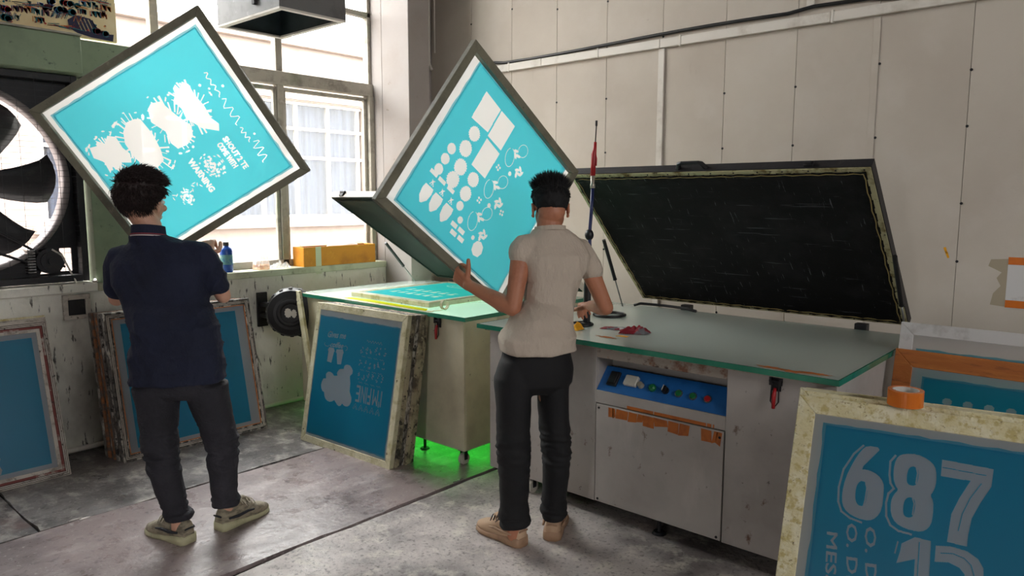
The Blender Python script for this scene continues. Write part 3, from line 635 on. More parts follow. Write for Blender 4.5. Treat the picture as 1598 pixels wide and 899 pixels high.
def table_glass(t, x0, x1, y0, y1, z0=.862, z1=.885):
    o = t.location; z0, z1 = z0-o.z, z1-o.z
    b = B(); e = .006
    box(b, (x0+e-o.x, y0+e-o.y, z0), (x1-e-o.x, y1-e-o.y, z1)); g = part('glass', b, M['glass_top'], t)
    b = B()
    for lo, hi in [((x0, y0), (x1, y0+e)), ((x0, y1-e), (x1, y1)), ((x0, y0+e), (x0+e, y1-e)), ((x1-e, y0+e), (x1, y1-e))]:
        box(b, (lo[0]-o.x, lo[1]-o.y, z0), (hi[0]-o.x, hi[1]-o.y, z1))
    part('glass_edge', b, M['glass_green_edge'], t, label='green ground edge of the table glass')

# ---- right machine (switched off)
m2 = thing('exposure_machine', 'long white exposure machine with a blue switch panel, its black-lined lid raised against the wall', 'exposure machine', (-1.775, 3.4, 0))
def P2(nm, lo, hi, mat='white_paint', par=None, bev=.002, **k):
    b = B(); box(b, V(lo)-m2.location, V(hi)-m2.location); return part(nm, b, M[mat], par or m2, bev=bev, **k)
X0, X1, Y0, Y1, Z0, Z1 = -2.68, -.87, 2.85, 4.0, .082, .86
P2('front_sheet', (X0, Y0, Z0), (-1.977, Y0+.02, Z1)); P2('front_sheet', (-1.311, Y0, Z0), (X1, Y0+.02, Z1))
P2('top_rail', (-1.977, Y0, .800), (-1.311, Y0+.02, Z1), 'rusty_paint'); P2('middle_rail', (-1.977, Y0, .578), (-1.311, Y0+.02, .640))
P2('side_sheet', (X1-.02, Y0+.02, Z0), (X1, Y1, Z1)); P2('side_sheet', (X0, Y0+.02, Z0), (X0+.02, Y1, Z1), 'cream_paint'); P2('back_sheet', (X0, Y1, Z0), (X1, Y1+.02, Z1))
P2('base_sheet', (X0+.02, Y0+.02, Z0), (X1-.02, Y1, Z0+.01), 'dark_metal')
P2('light_bed', (X0+.02, Y0+.02, .80), (X1-.02, Y1, .852), 'bed'); P2('bed_rim', (X0, Y0-.04, .853), (X1+.01, Y1+.05, .860), 'rusty_paint')
for lo, hi in [((-2.66, 2.86, .8605), (-2.30, 3.98, .8615)), ]: P2('bed_plate', lo, hi, 'bed')
dr = P2('door', (-1.972, Y0-.004, Z0+.004), (-1.316, Y0+.014, .574), label='flat white door with torn orange tape along its top')
for x, z in ((-1.955, .556), (-1.333, .545), (-1.955, .10), (-1.333, .10)): b = B(); cyl(b, V((x, Y0-.007, z))-m2.location, V((x, Y0-.003, z))-m2.location, .006, 8); part('screw', b, M['dark_metal'], dr)
rnd = random.Random(3)
x = -1.90
while x < -1.34:                                                                 # torn tape left on the door and the rail
    wv = rnd.uniform(.014, .075); z0 = .528-.012*rnd.random()-(.0 if x < -1.6 else .006); sl_ = rnd.uniform(-.012, .02)
    if rnd.random() < .93:
        b = B(); prism(b, [V(p)-m2.location for p in ((x, Y0-.0042, z0), (x+wv, Y0-.0042, z0+rnd.uniform(-.014, .012)), (x+wv+sl_*.6, Y0-.0042, .566), (x+sl_*.6, Y0-.0042, .568))], (0, -.0008, 0)); part('tape_scrap', b, M['orange_tape'], dr)
    x += wv+rnd.uniform(-.004, .004)
for x0, x1 in ((-1.80, -1.66), (-1.655, -1.40), (-1.395, -1.375), (-1.368, -1.362)): P2('tape_scrap', (x0, Y0-.001, .579), (x1, Y0, .594), 'orange_tape', bev=0)
P2('recess_back', (-1.977, Y0+.14, .64), (-1.311, Y0+.15, .80)); P2('recess_side', (-1.987, Y0+.02, .62), (-1.977, Y0+.15, .80)); P2('recess_side', (-1.311, Y0+.02, .62), (-1.301, Y0+.15, .80)); P2('recess_top', (-1.977, Y0+.02, .80), (-1.311, Y0+.15, .81))
cp = OB('control_panel', None, m2, label='blue sloping panel of switches')
a_ = math.atan2(.085, .075); cp.matrix_local = Matrix.Translation(V((-1.976, Y0+.004, .642))-m2.location) @ Matrix.Rotation(a_, 4, 'X')
b = B(); box(b, (0, 0, -.006), (.664, .135, 0)); me = mesh(b, 'control_plate', M['blue_panel'], bev=.001); cp.data = None
o = OB('panel_plate', me, cp)
def CP(nm, f, mat, **k): b = B(); f(b); return part(nm, b, M[mat], cp, **k)
CP('rocker_switch', lambda b: (box(b, (.045, .03, 0), (.098, .105, .014)), box(b, (.052, .04, .014), (.091, .096, .02))), 'black_plastic', bev=.002)
CP('meter', lambda b: box(b, (.135, .045, 0), (.205, .098, .022)), 'white_plastic', bev=.004)
CP('knob', lambda b: cyl(b, (.222, .062, 0), (.222, .062, .02), .016, 18, .013), 'lens')
CP('green_lamp', lambda b: (cyl(b, (.285, .060, 0), (.285, .060, .012), .018, 20), cyl(b, (.285, .06, .012), (.285, .06, .02), .016, 20, .010)), 'green_button')
CP('selector_switch', lambda b: (cyl(b, (.352, .060, 0), (.352, .060, .010), .017, 20), box(b, (.346, .045, .01), (.358, .075, .024))), 'black_plastic')
CP('selector_mark', lambda b: box(b, (.343, .050, .01), (.3458, .078, .026)), 'white_plastic')
for x, c in ((.420, 'green_button'), (.490, 'green_button'), (.560, 'red')):
    CP('bezel', lambda b: cyl(b, (x, .058, 0), (x, .058, .008), .018, 20), 'steel'); CP('push_button', lambda b: cyl(b, (x, .058, .008), (x, .058, .014), .0145, 18, .012), c, label=('red' if c == 'red' else 'green')+' push button')
table_glass(m2, -2.72, -.845, 2.79, 3.99)
m2g = M['glass_green_edge']
latch(m2, -1.10-m2.location.x, Y0-.001-3.4, .85)
b = B()
for (x, y, s) in ((-1.12, 2.83, 1), (-1.03, 2.82, 2), (-.95, 2.84, 3), (-1.98, 2.93, 4)):
    pts = BLOB(x, y, .05, jag=.5, ry=.018, n=16, seed=s); prism(b, [V((p[0], p[1], .886))-m2.location for p in pts], (0, 0, .0005))
part('glue_residue', b, M['orange_tape'], m2, kind='stuff')
foot(m2, -1.642+1.775, 2.90-3.4); foot(m2, -.95+1.775, 2.93-3.4); foot(m2, -.95+1.775, 3.9-3.4); caster(m2, -2.40+1.775, 2.88-3.4); caster(m2, -2.5+1.775, 3.9-3.4)
lid(m2, -2.475, 1.56, 4.08, .92, -.80, .77, 'rubber', 'raised lid lined with black rubber', handle=[(.735, True), (1.30, False)])
for x in (-2.14, -1.13): P2('hinge', (x-.03, 4.02, .862), (x+.03, 4.07, .91), 'dark_metal')
strut(m2, (-2.48, 3.85, .89), (-2.50, 3.66, 1.31)); strut(m2, (-.885, 3.90, .89), (-.885, 3.60, 1.30))
# ---- left machine (lit)
m1 = thing('exposure_machine', 'cream exposure machine glowing green through its glass top, lid half raised near the window', 'exposure machine', (-3.76, 3.4, 0))
def P1(nm, lo, hi, mat='cream_paint', par=None, bev=.002, **k):
    b = B(); box(b, V(lo)-m1.location, V(hi)-m1.location); return part(nm, b, M[mat], par or m1, bev=bev, **k)
P1('front_sheet', (-4.60, 2.90, .088), (-2.932, 2.915, .86)); P1('side_sheet', (-2.947, 2.916, .088), (-2.932, 3.186, .86)); P1('side_sheet', (-2.947, 3.189, .088), (-2.932, 4.08, .86))
P1('side_sheet', (-4.60, 2.916, .088), (-4.585, 4.08, .86)); P1('back_sheet', (-4.585, 4.08, .088), (-2.947, 4.095, .86))
P1('lamp_tray', (-4.58, 2.92, .80), (-2.95, 4.07, .81), 'lamp_white')
for i in range(3):
    y = 3.15+i*.34; b = B(); tube(b, [V((-4.5, y, .30))-m1.location, V((-3.02, y, .30))-m1.location], .014, 12); part('lamp_tube', b, M['lamp_green'], m1)
P1('tray_floor', (-4.58, 2.92, .74), (-2.95, 4.07, .75), 'white_paint')
table_glass(m1, -4.60, -2.895, 2.875, 4.06)
M['clip_dark'] = M['dark_metal']
latch(m1, -3.135-m1.location.x, 2.899-3.4, .862)
P1('edge_tape', (-4.56, 2.885, .8852), (-3.20, 2.915, .8862), 'frame_cream', bev=0); 
foot(m1, -3.33+3.76, 2.95-3.4); caster(m1, -2.965+3.76, 2.93-3.4); caster(m1, -2.965+3.76, 4.0-3.4); caster(m1, -4.5+3.76, 4.0-3.4); foot(m1, -4.5+3.76, 2.95-3.4)
l1 = lid(m1, -4.42, 1.47, 4.08, .92, -1.02, .645, 'rubber_green', 'raised lid with a dark green lining', strip='rubber_green', wavy=False)
b = B(); box(b, (.10, 1.207, -.03), (.14, 1.217, -.005)); cyl(b, (.10, 1.212, -.035), (.15, 1.212, -.035), .010, 8); part('catch', b, M['dark_metal'], l1)
strut(m1, (-4.50, 3.90, .89), (-4.43, 3.55, 1.22))
for x in (-4.2, -3.2): P1('hinge', (x-.03, 4.02, .862), (x+.03, 4.07, .91), 'dark_metal')

# ================================================================== SCREENS
H1 = ((-3.955, 1.622, 1.192), (.6223, .5886, .516), (-.2251, -.4968, .8382))
art = []
art += TXT('WARNING', .475, .355, .185, .030, -90, .14)+TXT('SHOUT 2 TE', .690, .360, .18, .028, -90, .12)+TXT('COME WITH', .648, .350, .14, .028, -90, .12)
rnd = random.Random(11)
def script(x, y, L_, amp, n, wd, seed, vert=True):
    r = random.Random(seed); pts = []
    for i in range(n*6):
        t = i/(n*6-1); a = amp*(.45+.55*abs(math.sin(t*7+seed)))*math.sin(i*2*PI/6); pts.append((x+a+r.uniform(-.002, .002), y-L_*t) if vert else (x+L_*t, y+a))
    return STROKE(pts, wd)
art += [script(.81, .665, .13, .010, 4, .0045, 1), script(.805, .52, .14, .024, 3, .0035, 2), script(.80, .36, .08, .012, 3, .004, 3), script(.815, .27, .11, .028, 3, .0035, 4), BLOB(.847, .57, .007, n=10), BLOB(.84, .30, .006, n=10)]
art += [[(.385, .655), (.41, .64), (.415, .55), (.40, .47), (.38, .42), (.33, .405), (.285, .425), (.268, .50), (.272, .58), (.30, .63), (.345, .66)],
        [(.47, .66), (.50, .675), (.545, .66), (.56, .60), (.575, .55), (.60, .49), (.575, .445), (.53, .425), (.475, .43), (.462, .47), (.475, .53), (.445, .60)],
        [(.635, .68), (.655, .69), (.66, .665), (.675, .67), (.69, .685), (.71, .66), (.705, .60), (.712, .54), (.705, .47), (.72, .43), (.70, .40), (.665, .43), (.635, .455), (.615, .50), (.60, .53), (.61, .58), (.598, .63), (.625, .65)],
        [(.10, .60), (.115, .65), (.15, .64), (.165, .66), (.19, .63), (.225, .655), (.255, .63), (.25, .57), (.262, .53), (.24, .49), (.20, .515), (.165, .475), (.15, .52), (.12, .50), (.13, .56)]]
for i in range(60):
    a = rnd.uniform(0, 6.28); cx, cy, r = rnd.choice([(.34, .53, .17), (.52, .55, .15), (.66, .56, .14), (.18, .57, .12)])
    x, y = cx+math.cos(a)*r*rnd.uniform(.78, 1.0), cy+math.sin(a)*r*rnd.uniform(.85, 1.05)
    if .08 < x < .85 and .36 < y < .74: art.append(BLOB(x, y, rnd.uniform(.003, .007), jag=.4, n=12, seed=i, ry=rnd.uniform(.006, .016), rot=a))
for i in range(70):
    a, r = rnd.uniform(0, 6.28), rnd.uniform(.005, .065); art.append(BLOB(.565+r*math.cos(a), .275+r*1.1*math.sin(a), rnd.uniform(.0025, .006), jag=.5, n=10, seed=i, ry=rnd.uniform(.004, .011), rot=a))
for i in range(40):
    a, r = rnd.uniform(0, 6.28), rnd.uniform(.004, .04); art.append(BLOB(.36+r*math.cos(a), .205+r*math.sin(a), rnd.uniform(.002, .005), jag=.5, n=10, seed=i, ry=rnd.uniform(.004, .010), rot=a))
for i in range(14): art.append(BLOB(.30+.012*i, .235+.015*math.sin(i*1.3), .0028, jag=.3, n=10, ry=.010, rot=i))
for q_, (cx, cy, rr, st_) in enumerate([(.34, .53, .115, .08), (.52, .55, .10, .08), (.66, .56, .095, .09), (.18, .57, .065, .06)]):
    for i in range(26):
        a = 2*PI*i/26+rnd.uniform(-.1, .1); r0 = rr*rnd.uniform(.55, .9); r1 = rr*rnd.uniform(1.0, 1.35)
        art.append(STROKE([(cx+r0*.72*math.cos(a), cy+r0*1.1*math.sin(a)), (cx+r1*.70*math.cos(a+.1), cy+r1*1.15*math.sin(a+.1))], rnd.uniform(.003, .009)))
screen(*H1, .975, .932, 'large dark-framed screen with a pale cyan stencil, held up by the man in navy', frame='frame_olive', bw=.038, th=.032, emul=(.070, .068, .900, .860), art=art, side=1)
# second held screen
art = [[(.766, .742), (.762, .62), (.628, .618), (.614, .739)], [(.762, .612), (.765, .499), (.617, .499), (.616, .608)], [(.604, .605), (.6, .496), (.452, .497), (.45, .605)]]
for i, (x, y, r) in enumerate([(.569, .678, .033), (.484, .678, .036), (.431, .743, .024), (.373, .744, .024), (.315, .745, .024), (.4, .65, .036), (.328, .651, .036), (.403, .552, .033), (.325, .549, .033), (.261, .542, .021), (.211, .500, .016)]): art.append(BLOB(x, y, r*1.05, jag=.10, n=40, seed=i))
for y in (.738, .668, .59): art.append([(.225, y+.026), (.225, y-.026), (.20, y-.030), (.165, y-.024), (.140, y-.004), (.138, y+.006), (.162, y+.026), (.20, y+.032)])
for y in (.758, .699, .634): art.append([(.295, y+.022), (.295, y-.026), (.276, y-.026), (.276, y+.022)])
for y in (.735, .665, .60):
    art.append([(.262, y+.01), (.256, y+.003), (.262, y-.012), (.250, y-.004), (.238, y-.012), (.243, y+.003), (.238, y+.01), (.25, y+.007)])
    for k in range(3): art.append(BLOB(.236-.0*k, y+.03-.011*k-.02, .0035, n=8))
for (x, y) in ((.172, .515), (.174, .462), (.140, .495), (.142, .442)): art.append([(x+.012, y+.022), (x+.012, y-.020), (x-.010, y-.020), (x-.010, y+.022)])
art.append([(.195, .350), (.205, .325), (.192, .298), (.162, .288), (.135, .300), (.128, .330), (.142, .355), (.172, .362)])
for k, (cx, cy) in enumerate([(.665, .386), (.465, .4), (.287, .388)]):                  # antlered ring motifs
    def ring(x, y, r, ry, wd, rot=0, gap=.3, n=30):
        return STROKE([(x+r*math.cos(a)*math.cos(rot)-ry*math.sin(a)*math.sin(rot), y+r*math.cos(a)*math.sin(rot)+ry*math.sin(a)*math.cos(rot)) for a in [gap+(2*PI-2*gap)*i/n for i in range(n+1)]], wd)
    art += [ring(cx-.035, cy+.045, .045, .030, .0028, .4), ring(cx+.045, cy-.008, .034, .030, .0025, 2.6)]
    r = random.Random(k); L3 = [(cx+.015, cy+.030, .5), (cx-.005, cy+.020, -.7), (cx+.005, cy+.004, .3), (cx-.050, cy-.035, .6), (cx-.035, cy-.050, -.6), (cx-.060, cy-.055, .1), (cx-.072, cy-.042, -1.2), (cx-.048, cy-.068, 1.2)]
    for j, (x, y, a) in enumerate(L3): art.append(BLOB(x, y, .0075, jag=.25, n=18, seed=j+9*k, ry=.017, rot=a))
    art.append(BLOB(cx-.095, cy-.005, .011, jag=0, n=14))
for i, (x, y) in enumerate([(.545, .461), (.352, .462), (.391, .304)]):
    for j in range(4): a = j*PI/2+.3*i+.5; art.append(BLOB(x+.011*math.cos(a), y+.011*math.sin(a), .0058, jag=.1, n=12, seed=j))
screen((-2.409, 2.658, .989), (.0885, .5861, .8054), (-.011, -.8079, .5892), .879, .950, 'dark-framed screen with a cyan stencil of squares and rosettes, held by the man in white', frame='frame_olive', bw=.040, th=.032, emul=(.070, .078, .835, .850), art=art, side=1)
# stack leaning on the lit machine
S1o = V((-4.07, 2.532, .0)); S1u = V((1, .04, 0)); S1v = V((0, .185, .98))
art = TXT('Gives me', .150, .688, .178, .038, 3, .07, shear=.3)+TXT('coffee', .186, .630, .130, .034, 2, .07, shear=.5)
art += [STROKE([(.178, .640), (.165, .630), (.140, .630), (.124, .640), (.130, .650)], .003), STROKE([(.322, .648), (.340, .655), (.356, .645), (.354, .632), (.342, .626)], .003)]
art += [[(.165, .606), (.176, .626), (.225, .626), (.238, .606), (.230, .602), (.217, .533), (.172, .535), (.174, .602)], [(.248, .602), (.253, .622), (.313, .63), (.326, .608), (.320, .602), (.326-.012, .536), (.276, .531), (.258, .600)]]
art.append([(.157, .422), (.170, .426), (.184, .426), (.178, .456), (.196, .472), (.218, .475), (.240, .470), (.261, .456), (.294, .462), (.285, .474), (.289, .486), (.305, .504), (.325, .509), (.345, .512), (.348, .53), (.362, .540), (.379, .543), (.402, .541), (.421, .528), (.433, .515), (.433, .495), (.412, .477), (.425, .433), (.428, .383), (.452, .350), (.454, .325), (.442, .303), (.425, .292), (.405, .289), (.385, .293), (.372, .302), (.359, .285), (.342, .279), (.325, .285), (.308, .297), (.293, .308), (.270, .296), (.248, .290), (.225, .292), (.204, .301), (.190, .318), (.182, .34), (.162, .345), (.149, .36), (.142, .380), (.147, .403)])
r = random.Random(4)
for row, yy in enumerate((.650, .568, .492)):
    for c in range(6):
        x = .495+.042*c; y = yy+.002*c
        for j in range(5): art.append(BLOB(x+r.uniform(-.010, .010), y+r.uniform(-.022, .022), .0035, jag=.3, n=10, ry=r.uniform(.004, .009), rot=r.uniform(0, 3), seed=j+c))
    for c in range(4): art.append(script(.50+.055*c, yy-.038, .035, .004, 2, .0018, c, False))
art.append(script(.53, .708, .14, .008, 6, .0022, 5, False))
art += TXT("I'M", .722, .432, .078, .096, 180, .02)+TXT('F', .626, .434, .026, .096, 180, .02)+TXT('I', .590, .434, .006, .096, 180, .02)+TXT('N', .574, .434, .036, .096, 180, .02)+TXT('E', .526, .434, .036, .098, 180, .02)
for x in (.496, .548, .598, .650, .702): art.append(STROKE([(x, .308), (x-.012, .288), (x-.020, .292), (x-.016, .300), (x, .324), (x+.016, .300), (x+.020, .292), (x+.012, .288), (x, .308)], .0025))
GS1 = 'screens leaning on the lit exposure machine'
FT = 'front screen of the stack against the lit machine, its blue stencil reading gives me coffee'
screen(S1o, S1u, S1v, .862, .90, FT, frame='frame_cream', bw=.045, th=.034, emul=(.056, .068, .800, .812), art=art, group=GS1)
ordn = ['second', 'third', 'fourth', 'fifth', 'rearmost']
for i in range(1, 5):
    nv = S1u.normalized().cross(S1v.normalized()); o = S1o-nv*(.0375*i)+V((.006*math.sin(i*2.7)+.004*i, 0, 0)); o.z = 0
    screen(o, S1u, V((0, .185-.006*i, .98)), .862, .90-.004*i, 'cream-framed screen, '+ordn[i-1]+' from the front in the stack against the lit machine', frame='frame_dark_cream' if i != 2 else 'frame_grime', bw=.045, th=.034, emul=(.06, .06, .80, .84), group=GS1)
b = B(); sl_a, sl_b = V((-4.573, 2.842, .905)), V((-4.21, 2.74, .0))
prism(b, [sl_a, sl_a+V((.055, 0, 0)), sl_b+V((.055, 0, 0)), sl_b], (0, .02, 0)); part('timber', b, M['frame_cream'], bev=.002, label='narrow cream timber leaning slantwise behind the stack on the lit machine', cat='timber')
# stack behind the man in navy
GB = 'screens stacked under the window behind the man in navy'
def layered(O, u, v, w, h, label, cols, wds, emul, art=None, group=None, th=.03):
    t = screen(O, u, v, w, h, label, frame=cols[0], bw=wds[0], th=th, emul=None, group=group)
    for c in list(t.children):
        if c.name.startswith('mesh_fabric'): me = c.data; bpy.data.objects.remove(c)
    d = wds[0]
    for c, wd in zip(cols[1:], wds[1:]):
        z = -.004 if c == 'gap' else 0
        b = B()
        for lo, hi in [((d, d), (w-d, d+wd)), ((d, h-d-wd), (w-d, h-d)), ((d, d+wd), (d+wd, h-d-wd)), ((w-d-wd, d+wd), (w-d, h-d-wd))]: box(b, (lo[0], lo[1], -th), (hi[0], hi[1], z))
        part('frame_layer', b, M[c], t); d += wd
    b = B(); b_ = [b.verts.new(p) for p in ((d-.002, d-.002, -.006), (w-d+.002, d-.002, -.006), (w-d+.002, h-d+.002, -.006), (d-.002, h-d+.002, -.006))]; b.faces.new(b_); part('mesh_fabric', b, M['fabric'], t)
    x0, y0, x1, y1 = emul; rn = random.Random(2)
    lp = [(x0+(x1-x0)*i/20, y0+rn.uniform(-.004, .004)) for i in range(20)]+[(x1+rn.uniform(-.004, .004), y0+(y1-y0)*i/20) for i in range(20)]+[(x1-(x1-x0)*i/20, y1+rn.uniform(-.004, .004)) for i in range(20)]+[(x0+rn.uniform(-.004, .004), y1-(y1-y0)*i/20) for i in range(20)]
    me = sheet(emul, art or []); me.materials.append(M['emulsion']); OB('emulsion', me, t, loc=(0, 0, -.0045))
    return t
vB = V((-.19, 0, .88))
layered((-4.46, 1.60, 0), (0, 1, 0), vB, .93, .895, 'front plain blue screen of the thick stack behind the man in navy, striped edges', ['frame_grime', 'gap', 'frame_pale', 'gap', 'frame_pale', 'gap', 'frame_grime', 'frame_orange'], [.012, .003, .006, .003, .006, .003, .008, .005], (.09, .07, .82, .82), [RECT(.33, .62, .40, .60), STROKE([(.40, .55), (.43, .60), (.46, .55)], .004)], GB)
for i in range(1, 7):
    o = V((-4.46-.031*i, 1.60-.004*i+.004*math.sin(i*2), 0))
    screen(o, (0, 1, 0), vB+V((.008*i, 0, 0)), .93, .895-.003*i, ('orange' if i in (3, 5) else 'grimy')+'-edged screen, '+['second', 'third', 'fourth', 'fifth', 'sixth', 'rearmost'][i-1]+' in the thick stack behind the man in navy', frame=('frame_orange_dirty' if i in (3, 5) else 'frame_grime'), bw=.045, th=.0285, emul=(.06, .06, .87, .84), group=GB)
# far left stack
GL = 'screens leaning on the window wall below the fan'
artL = TXT('OLD SCHOOL', .68-.0, .045, .46, .045, 90, .10, mirror=True)
vL = V((-.245, 0, .852))
layered((-4.505, .335, 0), (0, 1, 0), vL, 1.0, .888, 'front screen below the fan, dark blue with faint vertical lettering and red and white edges', ['frame_pale', 'gap', 'frame_pale', 'gap', 'frame_pale', 'gap', 'frame_red', 'frame_pale'], [.006, .003, .006, .003, .006, .003, .014, .018], (.085, .085, .915, .80), artL, GL)
for i in range(1, 4):
    screen((-4.505-.031*i, .335+.006*i, 0), (0, 1, 0), vL+V((.006*i, 0, 0)), 1.0, .888+.006*i, ['pale-edged screen second from the front below the fan', 'pale-edged screen third from the front below the fan', 'olive-edged rearmost screen below the fan, standing a little taller'][i-1], frame='frame_yellow' if i == 3 else 'frame_pale', bw=.045, th=.0285, emul=(.06, .06, .94, .82), group=GL)
# right front stack
SIX = [(0.222, 0.86), (0.262, 0.859), (0.242, 0.83), (0.208, 0.782), (0.232, 0.785), (0.26, 0.775), (0.277, 0.754), (0.28, 0.731), (0.28, 0.674), (0.267, 0.645), (0.247, 0.631), (0.216, 0.631), (0.184, 0.643), (0.168, 0.664), (0.164, 0.697), (0.169, 0.747), (0.186, 0.8), (0.205, 0.841)]
SIXH = [(0.212, 0.747), (0.202, 0.729), (0.202, 0.691), (0.21, 0.673), (0.221, 0.67), (0.23, 0.674), (0.234, 0.688), (0.235, 0.726), (0.23, 0.742), (0.223, 0.747)]
EIG = [(0.327, 0.853), (0.36, 0.858), (0.39, 0.848), (0.41, 0.831), (0.416, 0.806), (0.416, 0.773), (0.41, 0.753), (0.404, 0.742), (0.413, 0.726), (0.415, 0.69), (0.412, 0.657), (0.398, 0.636), (0.378, 0.629), (0.345, 0.631), (0.319, 0.641), (0.304, 0.665), (0.301, 0.702), (0.308, 0.725), (0.319, 0.741), (0.31, 0.751), (0.302, 0.774), (0.301, 0.817), (0.31, 0.843)]
E1 = [(0.349, 0.819), (0.339, 0.807), (0.338, 0.771), (0.345, 0.761), (0.357, 0.76), (0.367, 0.768), (0.37, 0.801), (0.363, 0.817)]
E2 = [(0.346, 0.725), (0.336, 0.71), (0.336, 0.677), (0.342, 0.665), (0.357, 0.665), (0.365, 0.674), (0.368, 0.707), (0.362, 0.725)]
SEV = [(0.427, 0.854), (0.558, 0.85), (0.555, 0.799), (0.531, 0.747), (0.512, 0.698), (0.506, 0.648), (0.505, 0.617), (0.455, 0.618), (0.458, 0.659), (0.461, 0.7), (0.478, 0.749), (0.503, 0.805), (0.427, 0.804)]
ONE = [(0.373, 0.612), (0.415, 0.611), (0.422, 0.363), (0.383, 0.36), (0.378, 0.55), (0.331, 0.527), (0.338, 0.563), (0.34, 0.586)]
TWO = [(0.428, 0.601), (0.467, 0.608), (0.506, 0.604), (0.534, 0.589), (0.548, 0.567), (0.551, 0.513), (0.516, 0.444), (0.499, 0.406), (0.548, 0.408), (0.546, 0.378), (0.46, 0.37), (0.465, 0.405), (0.505, 0.492), (0.504, 0.539), (0.49, 0.554), (0.463, 0.562), (0.428, 0.555)]
def sm(lp, it=2):
    for _ in range(it):
        q = []
        for i, p in enumerate(lp):
            n_ = lp[(i+1) % len(lp)]; q += [(p[0]*.75+n_[0]*.25, p[1]*.75+n_[1]*.25), (p[0]*.25+n_[0]*.75, p[1]*.25+n_[1]*.75)]
        lp = q
    return lp
artR = [('X', [sm(SIX, 1), sm(SIXH)]), STROKE([(.210, .857), (.186, .827), (.161, .773), (.153, .715), (.156, .671), (.168, .643), (.194, .628), (.226, .622)], .006), ('X', [sm(EIG, 1), sm(E1), sm(E2)]),
        STROKE([(.302, .842), (.290, .822), (.291, .781), (.296, .756), (.306, .742), (.293, .724), (.289, .695), (.293, .656), (.306, .632), (.329, .620), (.362, .618)], .006), SEV, ONE, TWO, STROKE([(.330, .588), (.325, .555)], .004)]
for pts in ([(.228, .742), (.2325, .728), (.231, .690), (.228, .672)], [(.362, .815), (.366, .801), (.364, .770)], [(.359, .722), (.364, .708), (.362, .676)]): artR.append(STROKE(pts, .004))
for pts in ([(.431, .831), (.540, .828)], [(.530, .802), (.505, .755), (.488, .706), (.481, .656)], [(.442, .583), (.472, .589), (.500, .583), (.518, .568), (.527, .541), (.523, .514)], [(.386, .600), (.390, .40)]): artR.append(('S', STROKE(pts, .0022)[1]))
artR += TXT('O. DEMO', .186, .610, .30, .030, -84, .06)+TXT('O. DEAR', .238, .612, .30, .030, -84, .06)+TXT('MESSAGE', .134, .572, .30, .030, -86, .06)
GR = 'yellow-framed screens leaning in the right foreground'
Ro = V((-.797, 2.03, 0)); Ru = V((1, .171, 0)); Rv = V((-.072, .42, .899))
screen(Ro, Ru, Rv, 1.0, .995, 'nearest yellow-framed screen at the right, its stencil reading 687', frame='frame_yellow', bw=.058, th=.034, emul=(.095, .095, .905, .905), art=artR, group=GR)
nR = Ru.normalized().cross((Rv-Ru*Rv.dot(Ru)/Ru.dot(Ru)).normalized())
for i in range(1, 6):
    o = Ro-nR*(.037*i)+Ru*(-.002*i+.010*math.sin(i*1.7)); o.z = 0
    screen(o, Ru, Rv, 1.0, .995+.012*math.sin(i*2.3)-.002*i, 'yellow-framed screen, '+ordn[min(i-1, 4)]+' from the front in the right foreground stack' if i < 5 else 'yellow-framed screen, rearmost of the right foreground stack', frame='frame_yellow' if i % 3 else 'frame_cream', bw=.055, th=.031, emul=(.09, .09, .91, .90), group=GR)
artO = []
for i in range(7): artO += [BLOB(.22+.075*i, .655, .018, jag=.08, n=16, ry=.016), BLOB(.22+.075*i, .618, .007, jag=.2, n=12, ry=.014), BLOB(.22+.075*i, .590, .02, jag=.4, n=14, ry=.004)]
artO += [STROKE([(.80+.024*math.cos(a), .64+.024*math.sin(a)) for a in [.2*k for k in range(32)]][:31], .003)]
screen((-.832, 3.28, 0), (1, .0, 0), (0, .22, .903), 1.15, .93, 'orange-framed screen with a row of small trophy shapes, leaning beside the long white machine', frame='frame_orange', bw=.075, th=.03, emul=(.125, .10, 1.04, .815), art=[(('U', [[(x, y+.075) for x, y in l] for l in q[1]]) if isinstance(q[0], str) else [(x, y+.075) for x, y in q]) for q in artO])
screen((-.832, 3.36, 0), (1, 0, 0), (.0, .205, 1.014), 1.15, 1.034, 'white-framed screen standing behind the orange-framed one', frame='frame_white', bw=.055, th=.04, emul=(.08, .08, 1.07, .915))
# screen lying on the lit glass
artF = []
r = random.Random(8)
for row, y in enumerate((.20, .34)):
    for k in range(6): x = .16+.085*k; artF.append([(x, y), (x+.05, y+r.uniform(-.01, .01)), (x+.055, y+.03), (x+.02, y+.045), (x+.05, y+.075), (x+.01, y+.08)])
artF += [STROKE([(.42+.20*math.cos(a), .70+.055*math.sin(a)) for a in [.2*k for k in range(31)]], .008), STROKE([(.42+.15*math.cos(a), .70+.032*math.sin(a)) for a in [.2*k for k in range(31)]], .004)]
screen((-4.126, 3.0, .9186), (1, -.01, 0), (.01, 1, 0), .80, .90, 'screen lying flat on the glowing glass of the lit machine', frame='frame_cream', bw=.04, th=.032, emul=(.075, .075, .725, .825), art=artF)

